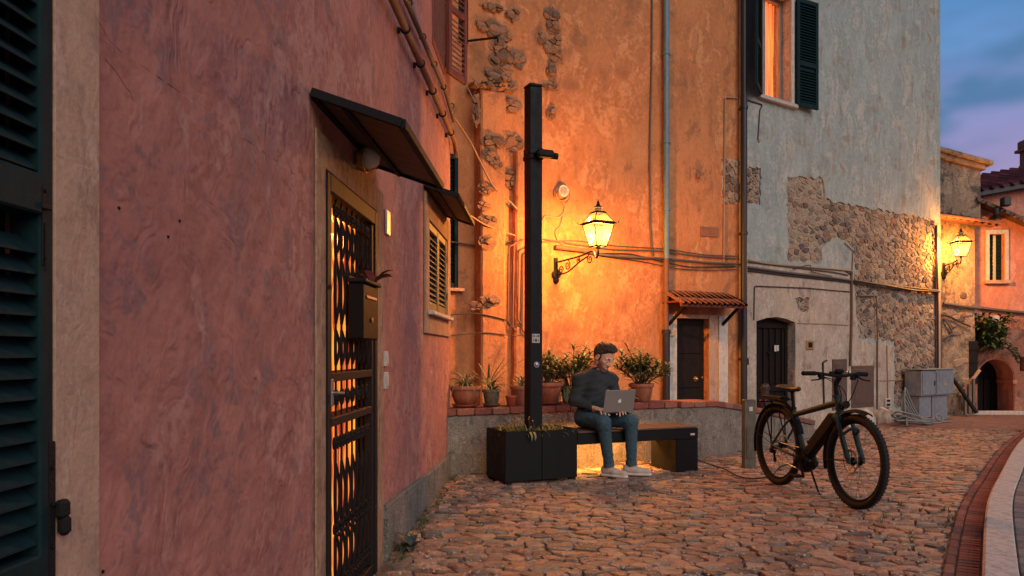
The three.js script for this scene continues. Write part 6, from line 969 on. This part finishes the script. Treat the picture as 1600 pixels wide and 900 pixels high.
// ---------------------------------------------------------------- man seated on the bench with a laptop
const person = thing('person', 'seated man in dark grey sweater and jeans, head bent over a laptop on his knees', 'person', B(1.05, .0, 0), BENCH.turn);
{
  const skinM = M('skin', [.68, .37, .24], { roughness: .55 }), hairM = M('dark_brown_hair', [.05, .026, .016], { roughness: .55, bumpMap: rep(woodTex, .03), bumpScale: .004 }), beardM = M('short_beard', [.17, .082, .052], { roughness: .8 }), knit = M('charcoal_knit_sweater', [.026, .029, .031], { roughness: .95, bumpMap: rep(roughBump, .1), bumpScale: .002 }), denim = M('blue_grey_denim', [.045, .10, .125], { roughness: .9, map: rep(stoneTex, .2), bumpMap: rep(roughBump, .12), bumpScale: .0015 }), shoeM = M('pale_canvas_shoes', [.50, .40, .33], { roughness: .8 }), soleM = M('white_rubber_sole', [.6, .52, .45], { roughness: .6 });
  const hip = [0, .575, -.29], J = { waist: [.0, .73, -.285], chest: [.01, .93, -.25], neck: [.03, 1.055, -.195],
    sR: [-.155, .945, -.235], sL: [.182, .94, -.205], eR: [-.212, .748, -.245], eL: [.252, .755, -.17], wR: [-.085, .672, -.07], wL: [.17, .672, -.045],
    hR: [-.085, .57, -.27], hL: [.095, .57, -.27], kR: [-.075, .55, .085], kL: [.24, .55, .07], aR: [.045, .10, .0], aL: [.285, .10, .02] };
  const headC = [.055, 1.168, -.118], pitch = .58, yaw = .3, HS = 1.09;
  // head: its own axes, y up, z forward
  const cp = Math.cos(pitch), sp = Math.sin(pitch), cy = Math.cos(yaw), sy = Math.sin(yaw);
  const toHead = (x, y, z) => { x = (x - headC[0]) / HS; y = (y - headC[1]) / HS; z = (z - headC[2]) / HS; const x1 = x * cy - z * sy, z1 = x * sy + z * cy; return [x1, y * cp + z1 * sp, -y * sp + z1 * cp]; };
  const fromHead = (x, y, z) => { x *= HS; y *= HS; z *= HS; const y1 = y * cp - z * sp, z1 = y * sp + z * cp; return [x * cy + z1 * sy + headC[0], y1 + headC[1], -x * sy + z1 * cy + headC[2]]; };
  const skull = ell([0, .035, -.012], [.073, .088, .092]), face = ell([0, -.03, .018], [.058, .082, .068]), jaw = blend([cap([-.044, -.06, -.002], [-.012, -.1, .056], .017, .017), cap([.044, -.06, -.002], [.012, -.1, .056], .017, .017), cap([-.01, -.1, .058], [.01, -.1, .058], .018)], .02);
  const nose = blend([cap([0, .022, .08], [0, -.02, .103], .0085, .012), cap([-.011, -.026, .09], [.011, -.026, .09], .009)], .012), brow = blend([cap([-.045, .024, .066], [-.012, .026, .08], .009), cap([.045, .024, .066], [.012, .026, .08], .009)], .012);
  const cheeks = blend([ell([-.04, -.012, .055], [.022, .02, .02]), ell([.04, -.012, .055], [.022, .02, .02])], .01), lids = (x, y, z) => Math.min(ell([-.031, .004, .067], [.0155, .012, .0135])(x, y, z), ell([.031, .004, .067], [.0155, .012, .0135])(x, y, z)), sockets = (x, y, z) => Math.min(ell([-.031, .006, .088], [.02, .012, .014])(x, y, z), ell([.031, .006, .088], [.02, .012, .014])(x, y, z));
  const lips = blend([cap([-.02, -.06, .078], [0, -.057, .086], .0065), cap([.02, -.06, .078], [0, -.057, .086], .0065), cap([-.016, -.07, .078], [.016, -.07, .078], .0075)], .006), mouth = cap([-.024, -.0645, .088], [.024, -.0645, .088], .0035);
  const ears = (x, y, z) => { const k = Math.abs(x); return smax(ell([.077, -.004, -.012], [.011, .033, .022])(k, y, z), -ell([.089, .0, -.006], [.01, .02, .012])(k, y, z), .006); };
  const neckF = cap([0, -.06, -.03], toHead(J.neck[0], J.neck[1], J.neck[2]), .05, .054);
  const headSDF = (x, y, z) => { let d = smin(skull(x, y, z), face(x, y, z), .03); d = smin(d, jaw(x, y, z), .025); d = smin(d, cheeks(x, y, z), .02); d = smin(d, brow(x, y, z), .014); d = smax(d, -sockets(x, y, z), .012); d = smin(d, lids(x, y, z), .004); d = smin(d, nose(x, y, z), .014); d = smin(d, lips(x, y, z), .007); d = smax(d, -mouth(x, y, z), .004); return smin(d, ears(x, y, z), .006); };
  const headNeck = (x, y, z) => smin(headSDF(x, y, z), neckF(x, y, z), .025);
  const placeHead = (g) => { const p = g.attributes.position; for (let i = 0; i < p.count; i++) p.setXYZ(i, ...fromHead(p.getX(i), p.getY(i), p.getZ(i))); g.computeVertexNormals(); return g; };
  const headG = placeHead(netMesh(headNeck, [-.12, -.17, -.17], [.12, .14, .12], .0034));
  // body under the clothes
  const bones = [[hip, J.waist, .115, .105], [J.waist, J.chest, .11, .12], [J.chest, J.neck, .10, .06], [J.sR, J.sL, .06, .06], [J.hR, J.hL, .095, .095]];
  const bodyF = blend([...bones.map((b) => cap(...b)), cap(J.sR, J.eR, .05, .042), cap(J.eR, J.wR, .04, .028), cap(J.sL, J.eL, .05, .042), cap(J.eL, J.wL, .04, .028), cap(J.hR, J.kR, .078, .056), cap(J.kR, J.aR, .054, .036), cap(J.hL, J.kL, .078, .056), cap(J.kL, J.aL, .054, .036), cap(J.neck, fromHead(0, -.07, -.03), .055, .053)], .04);
  const mid = (a, b, t) => a.map((v, i) => mixn(v, b[i], t));
  const arm = (s, e, w) => [cap(s, e, .06, .05), cap(e, mid(e, w, .88), .05, .036)];
  const swF = blend([cap([0, .60, -.29], J.waist, .125, .128), cap(J.waist, J.chest, .13, .138), cap([.0, .80, -.25], [.015, .93, -.22], .11, .11), cap(J.chest, mid(J.chest, J.neck, .6), .128, .082), cap(J.sR, J.sL, .062, .062), cap(J.sR, J.neck, .056, .046), cap(J.sL, J.neck, .056, .046), ...arm(J.sR, J.eR, J.wR), ...arm(J.sL, J.eL, J.wL)], .045);
  const jeF = blend([cap([-.05, .575, -.3], [.06, .575, -.3], .112, .112), cap(J.hR, J.kR, .094, .072), cap(J.kR, mid(J.kR, J.aR, .92), .07, .047), cap(J.hL, J.kL, .094, .072), cap(J.kL, mid(J.kL, J.aL, .92), .07, .047)], .03);
  const bodyG = netMesh((x, y, z) => Math.max(bodyF(x, y, z), y > .14 && y < J.neck[1] - .02 && !(Math.min(Math.hypot(x - J.wR[0], y - J.wR[1], z - J.wR[2]), Math.hypot(x - J.wL[0], y - J.wL[1], z - J.wL[2])) < .06) ? Math.min(swF(x, y, z), jeF(x, y, z)) + .014 : -1), [-.36, .06, -.46], [.4, 1.12, .2], .013);
  // a hand: palm and five fingers resting on the keys. dir: wrist -> fingers; side: towards the thumb
  const hand = (w, dir, side, up, curl) => {
    const D = V(...dir).normalize(), U = V(...up).normalize(), S = V(...side).addScaledVector(D, -V(...side).dot(D)).normalize(), P = (a, b, c) => V(...w).addScaledVector(D, a).addScaledVector(S, b).addScaledVector(U, c).toArray();
    const fs = [cap(P(-.02, 0, 0), P(.02, 0, .002), .026, .022), cap(P(.02, .02, .002), P(.075, .026, .006), .014, .012), cap(P(.02, 0, .004), P(.08, .006, .008), .015, .012), cap(P(.02, -.015, .003), P(.075, -.014, .006), .014, .012), cap(P(.02, -.026, 0), P(.065, -.032, .002), .013, .011)];
    const fing = [[.08, .029, .043, .024, .022], [.084, .009, .047, .028, .024], [.08, -.012, .044, .026, .023], [.07, -.032, .034, .02, .02]].map(([a, b, l1, l2, l3], i) => { const k = curl[i], q = [P(a, b, .006)], ang = [k * .5, k * 1.2, k * 1.7]; let x = a, y = b, z = .006; [l1, l2, l3].forEach((l, j) => { x += Math.cos(ang[j]) * l; z -= Math.sin(ang[j]) * l; y += (i - 1.2) * -.0035; q.push(P(x, y, z)); }); return blend([cap(q[0], q[1], .0092, .0085), cap(q[1], q[2], .0085, .0078), cap(q[2], q[3], .0078, .0068)], .004); });
    const th = blend([cap(P(.02, .022, -.002), P(.05, .05, -.008), .013, .0105), cap(P(.05, .05, -.008), P(.085, .058, -.016), .0105, .0085)], .006), palm = blend(fs, .014);
    const f = (x, y, z) => { let d = palm(x, y, z); d = smin(d, th(x, y, z), .01); for (const g of fing) d = Math.min(d, smin(palm(x, y, z), g(x, y, z), .006)); return d; };
    const c = P(.07, .01, -.01); return netMesh(f, c.map((v) => v - .115), c.map((v) => v + .115), .0036);
  };
  const dR = [.03, -.01, .1], hR = hand([J.wR[0] + .004, J.wR[1] + .002, J.wR[2] + .012], [.35, -.14, 1], [1, 0, -.1], [.03, 1, .12], [.55, .45, .5, .6]), hL = hand([J.wL[0] - .004, J.wL[1] + .002, J.wL[2] + .01], [-.4, -.14, 1], [-1, 0, -.1], [-.03, 1, .12], [.5, .6, .45, .55]);
  obj('body', [bodyG, headG, hR, hL], skinM, person);
  // hair: swept back and up from the brow, short at the sides
  const wob = (x, y, z) => .0022 * Math.sin(x * 190 + z * 55 + Math.sin(y * 60) * 2) + .0016 * Math.sin(x * 420 + y * 60 - z * 90);
  const scalp = (x, y, z) => smin(skull(x, y, z), face(x, y, z), .03);
  const hairF = (x, y, z) => {
    const k = Math.abs(x), front = .084 - .35 * clamp(k - .035, 0, .04), edge = z > .045 ? front : mixn(front, z > -.02 ? .012 : -.052, smooth(.045, z > -.02 ? .03 : -.05, z) * (z > -.02 ? 1 : 1));
    const lineY = z > .03 ? front - .02 * smooth(.06, .03, z) : z > -.005 ? mixn(.022, front - .02, smooth(-.005, .03, z)) : mixn(.022, -.06, smooth(-.005, -.05, z));
    const up = y - lineY, t = .013 * smooth(-.002, .03, up) + .020 * smooth(.075, .12, y) * smooth(-.05, .06, z) + .003;
    let d = scalp(x, y, z) - t + wob(x, y, z) * smooth(0, .03, up); d = smax(d, -up, .005);
    const side = cap([.071, .025, .016], [.070, -.028, .012], .008); return Math.min(d, smax(side(k, y, z), headSDF(x, y, z) - .0035, .004));
  };
  obj('hair', placeHead(netMesh(hairF, [-.1, -.07, -.13], [.1, .17, .115], .0036)), hairM, person);
  const beardF = (x, y, z) => { let d = headSDF(x, y, z) - .0016 + .0008 * Math.sin(x * 700) * Math.sin(y * 800); const k = Math.abs(x), cut = y - (-.062 + 1.3 * clamp(k - .036, 0, .04) + (z < .03 ? (.03 - z) * 1.1 : 0)); d = smax(d, cut, .004); d = smax(d, -(z - .0 - .25 * (y + .1)), .004); const m = ell([0, -.064, .085], [.026, .015, .03])(x, y, z); d = smax(d, -m, .003); return d; };
  obj('beard', placeHead(netMesh(beardF, [-.085, -.13, -.03], [.085, .0, .115], .0034)), beardM, person);
  obj('moustache', placeHead(netMesh(blend([cap([-.022, -.056, .077], [-.004, -.047, .0885], .0052), cap([.022, -.056, .077], [.004, -.047, .0885], .0052)], .004), [-.035, -.07, .06], [.035, -.03, .105], .0028)), beardM, person);
  for (const s of [-1, 1]) { obj('eyebrow', placeHead(netMesh(blend([cap([s * .047, .025, .068], [s * .03, .033, .081], .0035, .0045), cap([s * .03, .033, .081], [s * .013, .029, .0868], .0045, .004)], .004), [s * .03 - .03, .01, .05], [s * .03 + .03, .05, .1], .0026)), hairM, person); obj('eyelash', placeHead(tube([[s * .045, -.003, .073], [s * .038, -.006, .0795], [s * .031, -.0065, .081], [s * .02, -.004, .0785]], .0016, 12, 5)), hairM, person); }
  // sweater
  const fold = (x, y, z) => .0045 * Math.sin(y * 46 + x * 18 + 3 * Math.sin(z * 11 + x * 7)) + .003 * Math.sin(y * 90 - x * 40 + z * 52);
  const nk = fromHead(0, -.085, -.045), colAx = V(...nk).sub(V(...J.neck)).normalize();
  const sweater = (x, y, z) => { let d = swF(x, y, z) + fold(x, y, z); const ax = colAx, h = (x - J.neck[0]) * ax.x + (y - J.neck[1]) * ax.y + (z - J.neck[2]) * ax.z; d = smax(d, h - .006, .01); return smax(d, .54 - y + .25 * Math.max(0, z + .2), .012); };
  const swG = netMesh(sweater, [-.4, .5, -.48], [.42, 1.16, .08], .0105); obj('sweater', swG, knit, person);
  const ringG = new THREE.TorusGeometry(.066, .009, 8, 30).scale(1, 1.08, 1); ringG.applyQuaternion(new THREE.Quaternion().setFromUnitVectors(V(0, 0, 1), colAx)).translate(J.neck[0] + colAx.x * .004, J.neck[1] + colAx.y * .004, J.neck[2] + colAx.z * .004); obj('collar', ringG, knit, person);
  for (const [e, w] of [[J.eR, J.wR], [J.eL, J.wL]]) { const a = mid(e, w, .78), b = mid(e, w, .92); obj('cuff', rod(a, b, .039, .036, 18), knit, person); }
  // jeans
  const jf = (x, y, z) => { const q = smooth(.32, .12, y) + smooth(.42, .56, y) * .7 + .25; return q * (.0026 * Math.sin(y * 85 + z * 50 + x * 33 + 2 * Math.sin(x * 50 + z * 31)) + .0018 * Math.sin(y * 160 - z * 90 + x * 70)); };
  const jeans = (x, y, z) => { let d = jeF(x, y, z) + jf(x, y, z); d = smax(d, .468 - y - (z > -.02 ? 1 : 0), .01); return smax(d, .135 - y, .006); };
  obj('trousers', netMesh(jeans, [-.22, .1, -.46], [.36, .72, .2], .0105), denim, person);
  for (const [k, a] of [[J.kR, J.aR], [J.kL, J.aL]]) { const c = mid(k, a, .905); obj('hem', rod([c[0], c[1] - .025, c[2]], [c[0] - .002, c[1] + .02, c[2]], .053, .052, 20), denim, person); }
  // shoes
  const shoe = (a, yawS) => {
    const c = Math.cos(yawS), s = Math.sin(yawS), W = (g) => { const p = g.attributes.position; for (let i = 0; i < p.count; i++) { const x = p.getX(i), z = p.getZ(i); p.setXYZ(i, a[0] + x * c + z * s, p.getY(i) + .022, a[2] - x * s + z * c); } g.computeVertexNormals(); return g; };
    const up = blend([cap([0, .05, -.05], [0, .045, .06], .04, .036), cap([0, .042, .06], [.006, .036, .155], .036, .03), cap([0, .08, -.035], [0, .075, .0], .04, .036)], .03), f = (x, y, z) => smax(smax(up(x, y, z), .016 - y, .006), y - .098, .004), sol = (x, y, z) => smax(smax(Math.hypot(0, 0) + blend([cap([0, .012, -.055], [0, .012, .06], .044, .042), cap([0, .012, .06], [.006, .012, .16], .042, .036)], .02)(x, y, z), y - .024, .004), -y, .004);
    const sh = obj('shoe', W(netMesh(f, [-.06, .0, -.11], [.07, .12, .21], .0058)), shoeM, person); obj('sole', W(netMesh(sol, [-.06, -.01, -.12], [.07, .04, .22], .0058)), soleM, sh);
    const lc = []; for (let i = 0; i < 5; i++) lc.push(tube([[-.026, .068 - i * .005, .035 + i * .018], [0, .083 - i * .006, .04 + i * .018], [.026, .068 - i * .005, .035 + i * .018]], .0032, 8, 5)); obj('lace', W(join(lc)), soleM, sh); obj('tongue', W(cbox(.03, .008, .06, .003).rotateX(.5).translate(0, .1, .025)), shoeM, sh);
    obj('sock', W(cyl(.041, .044, .07, 16, 0, .07, -.02)), M('dark_sock', [.05, .035, .03], { roughness: .9 }), person);
  };
  shoe(J.aR, .52); shoe(J.aL, .85);
}
{
  const l = thing('laptop', 'open silver grey laptop with a pale fruit mark on its lid', 'laptop', B(1.05 + .085, .637, .085), BENCH.turn), alu = M('laptop_aluminium', [.30, .29, .26], { roughness: .45, metalness: .55 });
  l.rotation.order = 'YXZ'; l.rotation.x = -.06;
  obj('keyboard_base', cbox(.335, .014, .225, .004, 0, 0, -.115), alu, l); const keys = []; for (let r = 0; r < 5; r++) for (let k = 0; k < 13; k++) keys.push(cbox(.018, .003, .016, .001, -.135 + k * .0225, .0085, -.025 - r * .02)); obj('key', keys, MT.black, l, { kind: 'stuff' }); obj('trackpad', cbox(.1, .001, .06, .0004, 0, .0075, -.175), alu, l);
  const lid = part('lid', l, [0, .008, .004]); lid.rotation.x = .3;
  obj('lid_shell', cbox(.335, .222, .006, .0028, 0, .111, .004), alu, lid); obj('screen', cbox(.318, .2, .001, .0004, 0, .113, .0003), M('laptop_screen', [.03, .03, .03], { roughness: .2, emissive: new THREE.Color(.75, .85, 1), emissiveIntensity: .5 }), lid);
  obj('hinge', rod([-.12, 0, 0], [.12, 0, 0], .006), MT.black, l);
  // fruit mark with a bite and a leaf
  const s = new THREE.Shape(); s.moveTo(0, .012); s.bezierCurveTo(.004, .017, .014, .016, .0165, .009); s.bezierCurveTo(.0115, .006, .0115, -.003, .0175, -.006); s.bezierCurveTo(.015, -.013, .01, -.018, .0065, -.018); s.bezierCurveTo(.003, -.018, .002, -.016, 0, -.016); s.bezierCurveTo(-.002, -.016, -.004, -.018, -.0075, -.018); s.bezierCurveTo(-.014, -.016, -.021, -.003, -.016, .008); s.bezierCurveTo(-.013, .015, -.004, .016, 0, .012);
  const lf = new THREE.Shape(); lf.moveTo(0, .015); lf.bezierCurveTo(0, .02, .003, .024, .0075, .025); lf.bezierCurveTo(.0075, .02, .005, .016, 0, .015);
  const mk = M('pale_logo', [.75, .72, .66], { roughness: .3 }); obj('logo', [s, lf].map((q) => new THREE.ExtrudeGeometry(q, { depth: .0012, bevelEnabled: false }).translate(0, .113, .0072)), mk, lid);
  const sl = new THREE.RectAreaLight(new THREE.Color(.9, .9, .9), .15, .3, .19); sl.name = 'laptop_screen_light'; const o = new THREE.Vector3(0, .113, -.004).applyEuler(lid.rotation).add(lid.position).applyEuler(l.rotation).add(l.position), n = new THREE.Vector3(0, .113, -1).applyEuler(lid.rotation).add(lid.position).applyEuler(l.rotation).add(l.position); sl.position.copy(o); sl.lookAt(n); scene.add(sl);
}

scene.traverse((o) => { if (o.isMesh) { o.castShadow = true; o.receiveShadow = true; } });
renderer.render(scene, camera);
